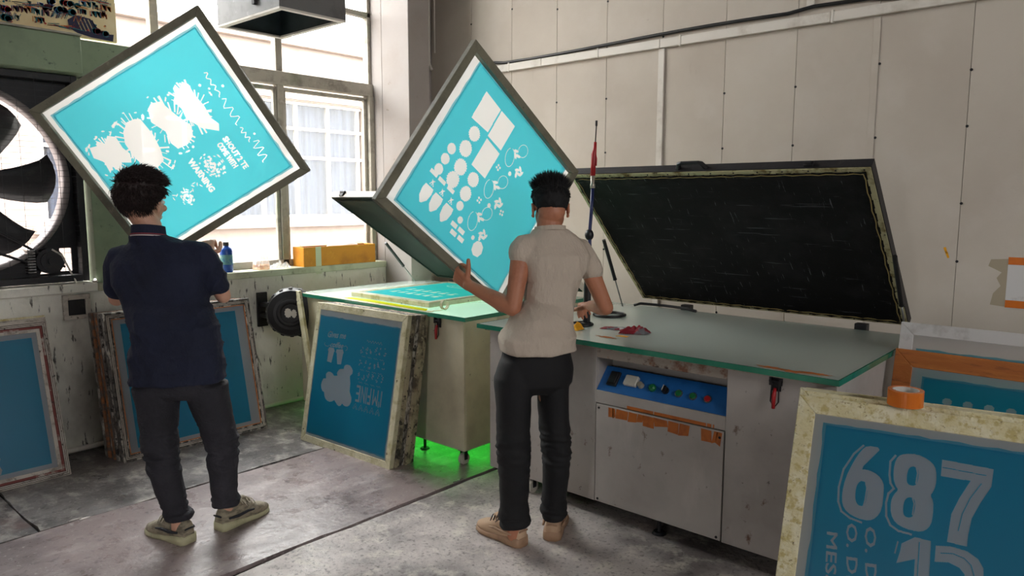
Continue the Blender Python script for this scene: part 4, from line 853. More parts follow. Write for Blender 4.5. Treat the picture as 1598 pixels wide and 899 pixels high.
# ================================================================== PEOPLE
M['skin_a'] = MAT('skin_fair', (214, 164, 138), .5, stains=[((196, 138, 114), 14, .5, .75)], bump=(120, .05))
M['skin_b'] = MAT('skin_tan', (186, 124, 94), .5, stains=[((160, 98, 72), 12, .5, .75)], bump=(120, .05))
M['hair_a'] = MAT('hair_brown', (42, 28, 27), .6); M['hair_b'] = MAT('hair_black', (14, 13, 15), .75)
M['navy'] = MAT('navy_pique', (28, 34, 58), .85, stains=[((22, 27, 46), 5, .45, .7)], bump=(7, 1.0, (1, 1, .7)))
M['white_tee'] = MAT('white_cotton', (198, 184, 168), .85, stains=[((184, 168, 154), 4, .5, .75)], bump=(7, 1.0, (1.6, 1.6, .5)))
M['grey_jeans'] = MAT('charcoal_denim', (44, 43, 50), .85, stains=[((66, 64, 72), 6, .54, .72, (1, 1, .5)), ((30, 30, 35), 5, .5, .7)], bump=(9, 1.0, (1, 1, 1.4)))
M['black_cloth'] = MAT('black_cloth', (15, 15, 18), .8, stains=[((22, 22, 26), 4, .5, .7)], bump=(200, .15))
M['shoe_grey'] = MAT('shoe_knit', (160, 150, 128), .8, stains=[((116, 108, 92), 30, .45, .6, (1, 1, 3)), ((186, 178, 158), 9, .55, .7)], bump=(160, .4))
M['shoe_sole'] = MAT('shoe_sole', (190, 186, 150), .5, stains=[((142, 136, 108), 12, .5, .7)])
M['shoe_tan'] = MAT('shoe_tan', (198, 166, 136), .7, stains=[((172, 138, 110), 9, .5, .7)], bump=(90, .15)); M['sole_tan'] = MAT('sole_tan', (168, 134, 106), .6, stains=[((128, 100, 78), 14, .5, .7)])
M['shoe_dark'] = MAT('shoe_stripe', (38, 40, 46), .7); M['lace'] = MAT('lace', (206, 198, 178), .8)
M['eye_white'] = MAT('eye_white', (226, 220, 212), .2); M['lips'] = MAT('lips', (160, 88, 78), .5); M['trim_white'] = MAT('collar_white', (220, 208, 206), .8); M['trim_red'] = MAT('collar_red', (150, 60, 70), .8)
def fuse(bm, voxel, it=3, disp=None, smooth_f=.5):
    bmesh.ops.recalc_face_normals(bm, faces=bm.faces)
    me = bpy.data.meshes.new('tmp'); bm.to_mesh(me); bm.free(); o = bpy.data.objects.new('tmp', me); COL.objects.link(o)
    r = o.modifiers.new('r', 'REMESH'); r.mode = 'VOXEL'; r.voxel_size = voxel; r.use_smooth_shade = True
    sm_ = o.modifiers.new('s', 'SMOOTH'); sm_.factor = smooth_f; sm_.iterations = it
    dg = bpy.context.evaluated_depsgraph_get(); out = bpy.data.meshes.new_from_object(o.evaluated_get(dg))
    bpy.data.objects.remove(o); bpy.data.meshes.remove(me)
    if disp:
        ns = [v.normal.copy() for v in out.vertices]
        for v, n_ in zip(out.vertices, ns): v.co += n_*disp(v.co, n_)
    for p in out.polygons: p.use_smooth = True
    return out
def frame_of(R):
    R = V(R); R.z = 0; R.normalize(); return R, V((-R.y, R.x, 0))
def hand(bm, wr, d, nrm, side, curl, thumb, s=1.0, spread=.0):
    """wr wrist, d direction to the fingers, nrm palm normal (curl direction), side towards the thumb"""
    d = V(d).normalized(); nrm = V(nrm); nrm = (nrm-d*nrm.dot(d)).normalized(); side_ = d.cross(nrm)
    if side_.dot(V(side)) < 0: side_ = -side_
    P = lambda a, b, c: wr+(d*a+side_*b+nrm*c)*s
    for b0, b1, r in ((.022, .028, .0125), (.006, .009, .0135), (-.010, -.010, .0135), (-.022, -.027, .012)): limb(bm, [(P(.0, b0*.7, 0), .016*s), (P(.045, b0, .002), .0155*s), (P(.085, b1, 0), r*s)], 10)
    for k, (b, L1, r) in enumerate(((.030, .040, .0088), (.010, .044, .0092), (-.010, .041, .0088), (-.028, .033, .0078))):
        p = P(.082, b, 0); a = 0; pts = [(p, r*s)]; 
        for j, f in enumerate((1, .68, .55)):
            a += math.radians(curl[j]+k*2); dd = d*math.cos(a)+nrm*math.sin(a)+side_*spread*(b*8); p = p+dd.normalized()*L1*f*s; pts.append((p, (r-.0007*(j+1))*s))
        limb(bm, pts, 10)
    t0 = P(.018, .022, .004); th = V(thumb).normalized(); t1 = t0+(d*.35+side_*.8+nrm*.25).normalized()*.040*s; t2 = t1+(th*.8+(t1-t0).normalized()*.3).normalized()*.026*s; t3 = t2+th*.020*s
    limb(bm, [(t0, .014*s), (t1, .0125*s), (t2, .0112*s), (t3, .0095*s)], 10)
def person(name, label, J, R, skin, hair, hairf, hd_yaw, hd_pitch, hands, body_s=1.0, tor=0.):
    base = V((J['hem'][0], J['hem'][1], 0)); t = thing('person', label, 'person', base)
    for k in J: J[k] = V(J[k])-base
    R, F = frame_of(R); U = V((0, 0, 1)); b = B(); g = lambda k: J[k]
    # torso (below the clothes), neck and head
    pel = (g('hipL')+g('hipR'))/2; pel.z = g('hem').z+.10
    nk = g('neck'); sm_ = (g('shL')+g('shR'))/2; mid = (pel+sm_)/2+F*.0
    sw = (g('shR')-g('shL')).length/2
    loft(b, [(pel-U*.08+F*.01, R, F, .09, .07, 2.2), (pel+U*.02+R*tor+F*.02, R, F, .075, .055, 2.2), (mid+R*tor*1.2+F*.015, R, F, .068, .055, 2.2), (sm_-U*.12+R*tor, R, F, .10, .08, 2.3), (sm_-U*.02, R, F, .12, .06, 2.2), (nk-U*.02, R, F, .06, .055, 2)])
    hc = g('headc'); hm = Matrix.Rotation(hd_yaw, 3, 'Z') @ Matrix((R, F, U)).transposed() @ Matrix.Rotation(hd_pitch, 3, 'X')
    hs = hairf.get('hs', 1.0); H = lambda x, y, z: hc+hm @ V((x, y, z))*hs
    limb(b, [(nk-U*.03, .060), (nk+U*.03+F*.004, .056), (H(0, -.022, -.045), .056)])
    rm = hm
    ell(b, H(0, -.012, .032), (.076, .094, .084), rm); ell(b, H(0, .022, -.030), (.066, .070, .078), rm); ell(b, H(0, .040, -.068), (.046, .046, .042), rm); ell(b, H(0, -.045, -.02), (.062, .052, .062), rm)
    limb(b, [(H(0, .088, .012), .009), (H(0, .102, -.014), .011), (H(0, .108, -.026), .0125)], 8)
    for s_ in (-1, 1):
        ell(b, H(s_*.012, .098, -.030), (.008, .010, .007), rm, 2); ell(b, H(s_*.030, .080, .024), (.022, .010, .008), rm, 2); ell(b, H(s_*.044, .066, -.022), (.020, .018, .018), rm, 2)
        er = rm @ Matrix.Rotation(s_*.45, 3, 'Z')
        pts = [(H(s_*(.078+.006*abs(math.sin(a))), -.008-.016*math.cos(a), -.012+.030*math.sin(a)), .0045) for a in (PI*1.5*k/9-PI*.25+.3 for k in range(10))]
        tube(b, [p for p, r in pts], .0048, 8); ell(b, H(s_*.079, -.008, -.012), (.006, .014, .026), er, 2); ell(b, H(s_*.078, -.002, -.038), (.006, .009, .010), er, 2)
    ell(b, H(0, .093, -.057), (.022, .009, .006), rm, 2); ell(b, H(0, .091, -.066), (.019, .010, .006), rm, 2)
    # arms
    for s_, sh, el, wr in ((-1, 'shL', 'elL', 'wrL'), (1, 'shR', 'elR', 'wrR')):
        S_, E_, W_ = g(sh), g(el), g(wr); ua = (E_-S_); fa = (W_-E_)
        limb(b, [(S_-U*.01, .050*body_s), (S_+ua*.45, .044*body_s), (S_+ua*.85, .038*body_s), (E_, .036*body_s)]); limb(b, [(E_, .036*body_s), (E_+fa*.28, .040*body_s), (E_+fa*.7, .031*body_s), (W_, .0255*body_s)])
    for h in hands: hand(b, g(h['w']), *h['a'], s=h.get('s', 1.0), spread=h.get('sp', 0))
    # legs and feet
    for s_, hp, kn, an in ((-1, 'hipL', 'knL', 'anL'), (1, 'hipR', 'knR', 'anR')):
        hpp = g(hp)*.75+((g('hipL')+g('hipR'))/2)*.25+U*.03; limb(b, [(hpp, .055), ((hpp+g(kn))/2, .046), (g(kn), .040), ((g(kn)+g(an))/2, .040), (g(an), .034), (g(an)-U*.04, .034)])
        q = g('toe'+an[2])-g('heel'+an[2]); q.normalize(); limb(b, [(g('heel'+an[2])+q*.05+U*.05, .030), (g('heel'+an[2])+q*.13+U*.04, .028), (g('heel'+an[2])+q*.21+U*.028, .020)])
    me = fuse(b, .0042, 3); me.materials.append(M[skin]); OB('body', me, t)
    for s_ in (-1, 1):
        b = B(); ell(b, H(s_*.031, .0785, .004), (.0115, .0115, .0115), rm, 2); e = part('eye', b, M['eye_white'], t, smooth=True); b = B(); ell(b, H(s_*.031, .0885, .004), (.0052, .0026, .0052), rm, 2); part('iris', b, M['hair_b'], e, smooth=True)
        b = B(); limb(b, [(H(s_*.018, .090, .026), .003), (H(s_*.034, .088, .031), .0035), (H(s_*.050, .076, .027), .0022)], 6); part('eyebrow', b, M[hair], t)
    b = B(); ell(b, H(0, .099, -.057), (.018, .005, .0035), rm, 2); ell(b, H(0, .098, -.065), (.016, .005, .004), rm, 2); part('lips', b, M['lips'], t, smooth=True)
    # hair: cap plus strands
    rnd = random.Random(len(label)); b = B(); bmesh.ops.create_icosphere(b, subdivisions=5, radius=1)
    kill = []
    for v in b.verts:
        d = v.co.normalized(); p = V((d.x*(.080+hairf['t']), d.y*(.098+hairf['t']), d.z*(.088+hairf['t'])))+V((0, -.014, .034)); line = hairf['line'](p)
        fade = min(1, max(0, (p.z-line)/hairf['fade'])); f = .90+.10*fade if fade < 1 else 1
        n_ = noise.noise(d*5.5)*hairf['n']*fade+noise.noise(d*14+V((3, 1, 2)))*hairf['n']*.6*fade
        q = V((0, -.014, .034)); v.co = H(*(q+(p-q)*(f+n_*6)))
        if p.z < line-.004: kill.append(v)
    bmesh.ops.delete(b, geom=kill, context='VERTS')
    cnt = 0
    while cnt < hairf['num']:
        d = V((rnd.gauss(0, 1), rnd.gauss(0, 1), rnd.gauss(0, 1))).normalized(); p = V((d.x*(.080+hairf['t']), d.y*(.098+hairf['t']), d.z*(.088+hairf['t'])))+V((0, -.014, .034)); line = hairf['line'](p)
        if p.z < line: continue
        cnt += 1; fade = min(1, max(.15, (p.z-line)/hairf['fade'])); L_ = hairf['len'](p)*rnd.uniform(.6, 1.15)*fade
        q = V((0, -.014, .034)); p0 = q+(p-q)*.95; dr = (d*hairf['out']+V(hairf['dir'](p))+V((rnd.gauss(0, .3), rnd.gauss(0, .3), rnd.gauss(0, .3)))).normalized(); g2 = V(hairf['bend'](p))
        a, m_, e = H(*p0), H(*(p0+dr*L_*.55)), H(*(p0+(dr+g2).normalized()*L_)); w_ = rnd.uniform(.0012, .0024)
        tx = (e-a).normalized(); s1 = tx.orthogonal().normalized(); s2 = tx.cross(s1)
        A_ = [b.verts.new(a+(s1*math.cos(k*2.094)+s2*math.sin(k*2.094))*w_) for k in range(3)]; M_ = [b.verts.new(m_+(s1*math.cos(k*2.094)+s2*math.sin(k*2.094))*w_*.8) for k in range(3)]; T_ = b.verts.new(e)
        for k in range(3): b.faces.new((A_[k], A_[(k+1) % 3], M_[(k+1) % 3], M_[k])); b.faces.new((M_[k], M_[(k+1) % 3], T_))
    me = bpy.data.meshes.new('hair'); b.to_mesh(me); b.free(); me.materials.append(M[hair])
    for p in me.polygons: p.use_smooth = True
    OB('hair', me, t); return t, J, R, F, U, H, rm, base
def shoe(t, heel, toe, cols, stripe=True, name='shoe', L_=.285):
    """heel and toe are floor points"""
    h, q = V(heel), V(toe)-V(heel); h.z = 0; q.z = 0; q.normalize(); sd = V((q.y, -q.x, 0)); U = V((0, 0, 1)); m = Matrix(((sd.x*1.22, q.x*1.04, 0, h.x), (sd.y*1.22, q.y*1.04, 0, h.y), (0, 0, 1.28, 0), (0, 0, 0, 1)))
    e = OB(name, None, t); e.matrix_local = m
    prof = [(0, .024, .030), (.012, .034, .0345), (.06, .036, .032), (.12, .036, .024), (.18, .045, .020), (.23, .044, .018), (.265, .032, .018), (L_, .010, .022)]
    b = B(); rings = []
    for y, wd, hh in prof:
        c = [b.verts.new((x*wd, y, z)) for x, z in ((-1, .004), (-1.03, hh*.5), (-.98, hh), (-.5, hh+.002), (.5, hh+.002), (.98, hh), (1.03, hh*.5), (1, .004), (.6, 0), (-.6, 0))]; rings.append(c)
    for A_, B_ in zip(rings, rings[1:]):
        for k in range(10): b.faces.new((A_[k], A_[(k+1) % 10], B_[(k+1) % 10], B_[k]))
    b.faces.new(rings[0][::-1]); b.faces.new(rings[-1]); part('sole', b, M[cols[1]], e, smooth=True)
    up_ = [(.004, .022, .070), (.02, .031, .086), (.05, .033, .084), (.085, .034, .080), (.12, .035, .082), (.155, .038, .074), (.19, .041, .060), (.225, .040, .048), (.255, .032, .040), (.275, .018, .032), (.281, .006, .028)]
    b = B(); rings = []
    for y, wd, hh in up_:
        rings.append([b.verts.new((wd*math.copysign(abs(math.cos(a))**.75, math.cos(a)), y, .020+(hh-.020)*math.sin(a)**.8)) for a in (PI*k/14 for k in range(15))])
    for A_, B_ in zip(rings, rings[1:]):
        for k in range(14): b.faces.new((A_[k], A_[k+1], B_[k+1], B_[k]))
        b.faces.new((A_[14], A_[0], B_[0], B_[14]))
    b.faces.new(rings[0]); b.faces.new(rings[-1]); part('upper', b, M[cols[0]], e, smooth=True)
    b = B(); tube(b, [(.029*math.cos(a), .060+.036*math.sin(a)*1.2, .086+.006*math.cos(a+1.5)) for a in (2*PI*k/20 for k in range(20))], .006, 8, closed=True); part('collar', b, M[cols[0]], e, smooth=True)
    b = B(); tube(b, [(0, .100, .084), (0, .14, .085), (0, .175, .072)], [.014, .016, .010], 10); part('tongue', b, M[cols[0]], e, smooth=True)
    b = B()
    for i in range(5):
        y = .105+.018*i; z = .090-.0028*i-.004*(i > 2)*(i-2); tube(b, [(-.026, y, z-.012), (-.008, y+.006, z+.004), (.010, y+.010, z+.004), (.027, y+.012, z-.012)], .0022, 6)
    for s_ in (-1, 1): tube(b, [(0, .108, .093), (s_*.020, .104, .104), (s_*.034, .110, .096), (s_*.020, .114, .090), (0, .110, .092)], .0018, 6); tube(b, [(0, .108, .092), (s_*.022, .122, .088), (s_*.040, .128, .070)], .0018, 6)
    part('lace', b, M[cols[2]], e, smooth=True)
    b = B()
    for s_ in (-1, 1): tube(b, [(s_*.036, .030, .050), (s_*.0385, .08, .046), (s_*.041, .13, .050), (s_*.042, .165, .046)], [.004, .006, .005, .003], 6)
    tube(b, [(-.020, .0, .060), (0, -.003, .062), (.020, .0, .060)], .0035, 6)
    part('side_stripe', b, M[cols[3]], e, smooth=True)
    return e
def leg_disp(J, amp=.004, seed=0):
    def f(p, n_):
        z = p.z; k = noise.noise(V((p.x*7, p.y*7, z*16+seed)))*amp*.9
        for kn in ('knL', 'knR', 'anL', 'anR'):
            w_ = math.exp(-((z-J[kn].z)/.09)**2); r = noise.noise(V((p.x*9+3, p.y*9, z*34+seed*2))); k += (1-2*abs(r))*amp*1.3*w_
        return k
    return f
# --- man in navy polo
J1 = {'headc': (-3.575, 1.438, 1.535), 'neck': (-3.548, 1.445, 1.392), 'shL': (-3.642, 1.34, 1.280), 'shR': (-3.372, 1.603, 1.300), 'elL': (-3.715, 1.345, 1.075), 'elR': (-3.365, 1.700, 1.085), 'wrR': (-3.625, 1.750, 1.262), 'wrL': (-3.870, 1.50, 1.175),
      'hem': (-3.345, 1.454, 0.72), 'hipL': (-3.405, 1.385, 0.70), 'hipR': (-3.275, 1.54, 0.70), 'knL': (-3.315, 1.345, 0.431), 'knR': (-3.21, 1.585, 0.412), 'anL': (-3.225, 1.372, 0.10), 'anR': (-3.205, 1.585, 0.10),
      'heelL': (-3.165, 1.392, 0), 'toeL': (-3.392, 1.345, 0), 'heelR': (-3.190, 1.535, 0), 'toeR': (-3.245, 1.780, 0)}
lineA = lambda p: (.055 if p.y > .05 else (-.015+(p.y+.02)*.8 if p.y > -.02 else -.095+(.05 if abs(p.x) > .070 and p.y > -.045 else 0)))
hA = dict(hs=1.09, t=.014, line=lineA, fade=.03, n=.012, num=5200, len=lambda p: .042 if p.z > .05 else .028, out=.55, dir=lambda p: (.35, .15, .35) if p.z > .07 else (0, -.1, -.9), bend=lambda p: (.3, .1, -.3))
h1 = [dict(w='wrR', a=((-.55, .35, .72), (-.75, .64, .1), (.3, .3, .8), (35, 60, 45), (-.3, .2, .9)), s=1.0), dict(w='wrL', a=((-.5, .4, .75), (-.4, .7, -.1), (.5, .6, .2), (35, 60, 45), (.3, .2, .9)), s=1.0)]
t1, J1, R1, F1, U1, HH1, rm1, bs1 = person('p', 'person in a navy polo shirt seen from behind, holding a screen toward the window', J1, (.72, .70, 0), 'skin_a', 'hair_a', hA, -.30, -.08, h1)
g = J1; b = B(); mid = lambda a, c, f: a.lerp(c, f)
sm1 = (g['shL']+g['shR'])/2; hem = g['hem']
loft(b, [(hem+U1*.0, R1, F1, .205, .150, 2.6), (hem+U1*.10, R1, F1, .200, .145, 2.6), (hem+U1*.25-F1*.005, R1, F1, .188, .130, 2.5), (mid(hem, sm1, .62), R1, F1, .192, .130, 2.5), (sm1-U1*.13-F1*.012, R1, F1, .210, .132, 2.6), (sm1-U1*.04-F1*.012, R1, F1, .215, .108, 2.4), (sm1+U1*.018, R1, F1, .190, .086, 2.2), (sm1+U1*.055, R1, F1, .135, .075, 2.1), (g['neck']-U1*.015-F1*.012, R1, F1, .085, .066, 2.1), (g['neck']+U1*.000, R1, F1, .066, .060, 2)])
for sh, el, s_ in (('shL', 'elL', -1), ('shR', 'elR', 1)):
    S_, E_ = g[sh], g[el]; ua = E_-S_
    limb(b, [(S_+U1*.012-R1*s_*.06, .048), (S_-U1*.004-R1*s_*.004, .058), (S_+ua*.25+R1*s_*.004, .062), (S_+ua*.60, .060), (S_+ua*.72, .061)], 20)
def dis1(p, n_):
    q = p-g['hem']; x = q.dot(R1); z = q.z; k = .0035*noise.noise(V((x*9, z*5, 2)))+.002*noise.noise(V((p.x*22, p.y*22, z*9)))
    r = noise.noise(V((x*5+z*7, z*9-x*6, 5))); k += (.6-abs(r)**.6*1.6)*.014*math.exp(-((z-.12)/.16)**2)
    r = noise.noise(V((x*8, z*14-abs(x)*20, 7))); k += (.6-abs(r)**.6*1.6)*.010*math.exp(-((abs(x)-.17)/.08)**2)
    return k
me = fuse(b, .006, 5, dis1); me.materials.append(M['navy']); sh1 = OB('polo_shirt', me, t1)
def band(par, c, A_, B_, a, bb, z0, z1, th, mat, nm, tilt=0, flare=.0):
    b = B(); n = 40; Q = []
    for k in range(n):
        t = 2*PI*k/n; u = A_*math.cos(t); v = B_*math.sin(t); dz = tilt*math.sin(t)
        ring = [(1, z0, th), (1, z0, 0), (1-flare, z1, 0), (1-flare, z1, th)]
        Q.append([b.verts.new(V(c)+u*(a*f+w_)+v*(bb*f+w_)+V((0, 0, z+dz))) for f, z, w_ in ring])
    for k in range(n):
        for j in range(4): b.faces.new((Q[k][j], Q[k][(j+1) % 4], Q[(k+1) % n][(j+1) % 4], Q[(k+1) % n][j]))
    return part(nm, b, M[mat], par, smooth=False)
cN = g['neck']-F1*.004
band(sh1, cN, R1, F1, .070, .068, -.022, .030, .007, 'navy', 'collar', -.012, .06); band(sh1, cN, R1, F1, .0775, .0755, -.021, -.016, .0025, 'trim_white', 'collar_stripe', -.012); band(sh1, cN, R1, F1, .0765, .0745, -.013, -.009, .0025, 'trim_red', 'collar_stripe', -.012)
b = B(); A0 = hem+U1*.02
loft(b, [(A0+U1*.06, R1, F1, .180, .125, 2.4), (A0-U1*.02, R1, F1, .180, .130, 2.4), (A0-U1*.07, R1, F1, .175, .125, 2.4), (A0-U1*.10, R1, F1, .16, .10, 2.2)])
for hp, kn, an, s_ in (('hipL', 'knL', 'anL', -1), ('hipR', 'knR', 'anR', 1)):
    h0 = g[hp]; k0 = g[kn]; a0 = g[an]
    loft(b, [(h0-U1*.0+R1*s_*.006, R1, F1, .100, .116, 2.2), (mid(h0, k0, .35), R1, F1, .090, .100, 2.1), (mid(h0, k0, .75), R1, F1, .074, .082, 2.1), (k0, R1, F1, .069, .074, 2), (mid(k0, a0, .3)-F1*.014, R1, F1, .067, .076, 2), (mid(k0, a0, .62)-F1*.01, R1, F1, .060, .064, 2), (mid(k0, a0, .88), R1, F1, .053, .055, 2), (a0+U1*.045, R1, F1, .060, .060, 2), (a0+U1*.022, R1, F1, .055, .055, 2)], 24)
me = fuse(b, .0065, 4, leg_disp(g, .005, 1)); me.materials.append(M['grey_jeans']); tr1 = OB('trousers', me, t1)
if 0: b = B(); loft(b, [(hem-U1*.035-F1*.128+R1*.085, R1, V((0, 0, 1)), .055, .06, 4), (hem-U1*.035-F1*.133+R1*.085, R1, V((0, 0, 1)), .053, .058, 4)], 20); 

shoe(t1, g['heelL'], g['toeL'], ('shoe_grey', 'shoe_sole', 'lace', 'shoe_dark')); shoe(t1, g['heelR'], g['toeR'], ('shoe_grey', 'shoe_sole', 'lace', 'shoe_dark'))
# --- man in white tee
J2 = {'headc': (-2.071, 2.603, 1.512), 'neck': (-2.052, 2.575, 1.432), 'shL': (-2.098, 2.445, 1.352), 'shR': (-1.985, 2.715, 1.332), 'elL': (-2.098, 2.381, 1.075), 'elR': (-1.905, 2.815, 1.050), 'wrL': (-2.345, 2.352, 1.162), 'wrR': (-2.080, 2.934, 1.030),
      'hem': (-2.035, 2.470, 0.89), 'hipL': (-2.085, 2.370, 0.74), 'hipR': (-2.000, 2.529, 0.74), 'knL': (-2.055, 2.335, 0.468), 'knR': (-1.960, 2.519, 0.445), 'anL': (-2.067, 2.36, 0.09), 'anR': (-1.990, 2.544, 0.09),
      'heelL': (-2.025, 2.372, 0), 'toeL': (-2.280, 2.390, 0), 'heelR': (-1.965, 2.500, 0), 'toeR': (-2.110, 2.740, 0)}
lineB = lambda p: (.050 if p.y > .05 else (.012+(p.y+.02)*.5 if p.y > -.02 else -.040+(.04 if abs(p.x) > .066 and p.y > -.05 else 0)))
hB = dict(t=.004, line=lineB, fade=.03, n=.006, num=6500, len=lambda p: (.050 if p.z > .082 else .016) if p.z > .05 else (.016 if p.z > .05 else .007), out=.8, dir=lambda p: (p.x*4, .25, .9) if p.z > .082 else (0, 0, -.5), bend=lambda p: (p.x*3, .1, .2) if p.z > .082 else (0, 0, -.2))
h2 = [dict(w='wrL', a=((-.80, -.05, .45), (-.25, .85, .35), (.2, .1, .9), (40, 65, 50), (.02, -.05, 1)), s=1.0), dict(w='wrR', a=((-.75, .55, -.05), (-.3, .3, -.8), (-.7, -.4, .1), (35, 45, 30), (-.8, .3, -.1)), s=.95)]
t2, J2, R2, F2, U2, HH2, rm2, bs2 = person('p', 'person in a white T-shirt and black trousers seen from behind, gripping a tilted screen', J2, (.50, .866, 0), 'skin_b', 'hair_b', hB, -.25, -.22, h2, .98, .03)
g = J2; b = B(); hem = g['hem']; sm2 = (g['shL']+g['shR'])/2; U = U2
loft(b, [(hem-U*.0-F2*.02, R2, F2, .165, .150, 2.4), (hem+U*.06-F2*.018-R2*.006, R2, F2, .165, .146, 2.4), (hem+U*.14-F2*.005+R2*.014, R2, F2, .132, .116, 2.3), (mid(hem, sm2, .46)+R2*.030, R2, F2, .112, .102, 2.3), (mid(hem, sm2, .66)+R2*.028, R2, F2, .118, .102, 2.4), (sm2-U*.11-F2*.018+R2*.012, R2, F2, .146, .108, 2.4), (sm2-U*.04-F2*.02, R2, F2, .170, .098, 2.4), (sm2+U*.014-F2*.008, R2, F2, .150, .080, 2.2), (sm2+U*.050-F2*.006, R2, F2, .110, .070, 2.1), (g['neck']-U*.012-F2*.008, R2, F2, .078, .062, 2.1)])
for sh, el, s_ in (('shL', 'elL', -1), ('shR', 'elR', 1)):
    S_, E_ = g[sh], g[el]; ua = E_-S_
    k_ = .14 if s_ < 0 else .36; limb(b, [(S_+U*.008-R2*s_*.06, .044), (S_-U*.006, .052), (S_+ua*k_*.5+R2*s_*.002, .056), (S_+ua*k_, .058)], 20)
def dis2(p, n_):
    q = p-g['hem']; x = q.dot(R2); z = q.z; k = .003*noise.noise(V((x*9, z*4, 2)))
    r = noise.noise(V((x*7+z*2.2, z*2.6-x*3, 5))); k += (.6-abs(r)**.6*1.6)*.016*min(1, max(0, (z+.02)/.15))*(1-min(1, max(0, (z-.32)/.12)))
    r = noise.noise(V((x*6-z*9, z*5+x*8, 9))); k += (1-2*abs(r))*.008*math.exp(-((z-.06)/.09)**2)
    return k
me = fuse(b, .006, 5, dis2); me.materials.append(M['white_tee']); sh2 = OB('tee_shirt', me, t2)
band(sh2, g['neck']-F2*.006, R2, F2, .066, .064, -.022, -.002, .006, 'white_tee', 'neck_rib', -.010, .03)
b = B(); A0 = hem
loft(b, [(A0+U*.05, R2, F2, .140, .105, 2.3), (A0-U*.02, R2, F2, .155, .118, 2.4), (A0-U*.09, R2, F2, .165, .130, 2.4), (A0-U*.15, R2, F2, .160, .125, 2.3), (A0-U*.19, R2, F2, .13, .09, 2.2)])
for hp, kn, an, s_ in (('hipL', 'knL', 'anL', -1), ('hipR', 'knR', 'anR', 1)):
    h0 = g[hp]; k0 = g[kn]; a0 = g[an]
    q_ = 1.0 if s_ < 0 else .86; o_ = R2*0; loft(b, [(h0+U*.11-R2*s_*.01, R2, F2, .062, .085, 2.2), (h0+U*.03+R2*s_*.004, R2, F2, .082*q_, .108, 2.2), (mid(h0, k0, .35)+o_, R2, F2, .076*q_, .098, 2.1), (mid(h0, k0, .75)+o_, R2, F2, .070*q_, .088, 2.1), (k0+o_, R2, F2, .068*q_, .082, 2), (mid(k0, a0, .35)-F2*.01+o_, R2, F2, .066*q_, .080, 2), (mid(k0, a0, .7)+o_, R2, F2, .062*q_, .072, 2), (a0+U*.05, R2, F2, .066*q_, .070, 2), (a0+U*.01, R2, F2, .062*q_, .066, 2)], 24)
me = fuse(b, .0065, 4, leg_disp(g, .0045, 4)); me.materials.append(M['black_cloth']); OB('trousers', me, t2)
shoe(t2, g['heelL'], g['toeL'], ('shoe_tan', 'sole_tan', 'shoe_dark', 'sole_tan')); shoe(t2, g['heelR'], g['toeR'], ('shoe_tan', 'sole_tan', 'shoe_dark', 'sole_tan'))

# ================================================================== SMALL THINGS
M['bottle_blue'] = MAT('bottle_blue', (24, 72, 156), .25); M['label_green'] = MAT('bottle_label', (96, 150, 150), .4, stains=[((60, 110, 160), 30, .5, .6), ((200, 200, 150), 22, .6, .7)])
M['clear'] = FILM('clear_plastic', (.8, .8, .8, 1), (.9, .9, .9, 1), .5, .5, .72, gl=.22, rough=.08); M['amber'] = FILM('amber_rest', (.55, .26, .05, 1), (.8, .4, .1, 1), .5, .5, .3, gl=.1)
M['box_orange'] = MAT('box_orange', (214, 142, 34), .5, stains=[((186, 116, 30), 6, .5, .7), ((236, 176, 60), 12, .58, .75)]); M['box_inside'] = MAT('box_inside', (112, 62, 40), .8)
M['bag'] = FILM('white_bag', (.75, .76, .75, 1), (.8, .8, .78, 1), .7, .3, .1, gl=.05); M['pale_tape'] = MAT('pale_tape', (206, 210, 180), .6)
def lathe(b, prof, n=28, c=(0, 0, 0)):
    R = [[b.verts.new((c[0]+r*math.cos(2*PI*k/n), c[1]+r*math.sin(2*PI*k/n), c[2]+z)) for k in range(n)] for r, z in prof]
    for A_, B_ in zip(R, R[1:]):
        for k in range(n): b.faces.new((A_[k], A_[(k+1) % n], B_[(k+1) % n], B_[k]))
    return R
bt = thing('bottle', 'blue bottle with a dark cap standing on the window sill', 'bottle', (-4.935, 2.53, 1.034))
b = B(); R_ = lathe(b, [(.040, 0), (.043, .006), (.043, .155), (.036, .172), (.020, .182), (.018, .19)]); b.faces.new(R_[0][::-1]); part('bottle_body', b, M['bottle_blue'], bt, smooth=True)
b = B(); lathe(b, [(.0438, .055), (.0438, .125)]); part('label_band', b, M['label_green'], bt, smooth=True)
b = B(); R_ = lathe(b, [(.020, .188), (.020, .210), (.017, .213)]); b.faces.new(R_[-1]); part('cap', b, M['dark_metal'], bt)
b = B(); R_ = lathe(b, [(.0, .002), (.03, .002), (.045, .014), (.043, .016), (.028, .006), (0, .006)], c=(0, 0, 0)); o = part('dish', b, M['frame_cream'], smooth=True, label='small cream dish beside the blue bottle on the sill', cat='dish', loc=(-4.93, 2.43, 1.034))
jg = thing('plastic_jug', 'clear plastic container with an amber rest standing on the window sill', 'container', (-4.945, 2.80, 1.034))
b = B(); lathe(b, [(.062, 0), (.065, .01), (.060, .05), (.052, .09), (.036, .14), (.020, .17), (.012, .18)]); part('jug_shell', b, M['clear'], jg, smooth=True)
b = B(); R_ = lathe(b, [(.058, .003), (.060, .012), (.056, .034)]); b.faces.new(R_[-1]); b.faces.new(R_[0][::-1]); part('rest', b, M['amber'], jg)
b = B(); n = 26; G = []
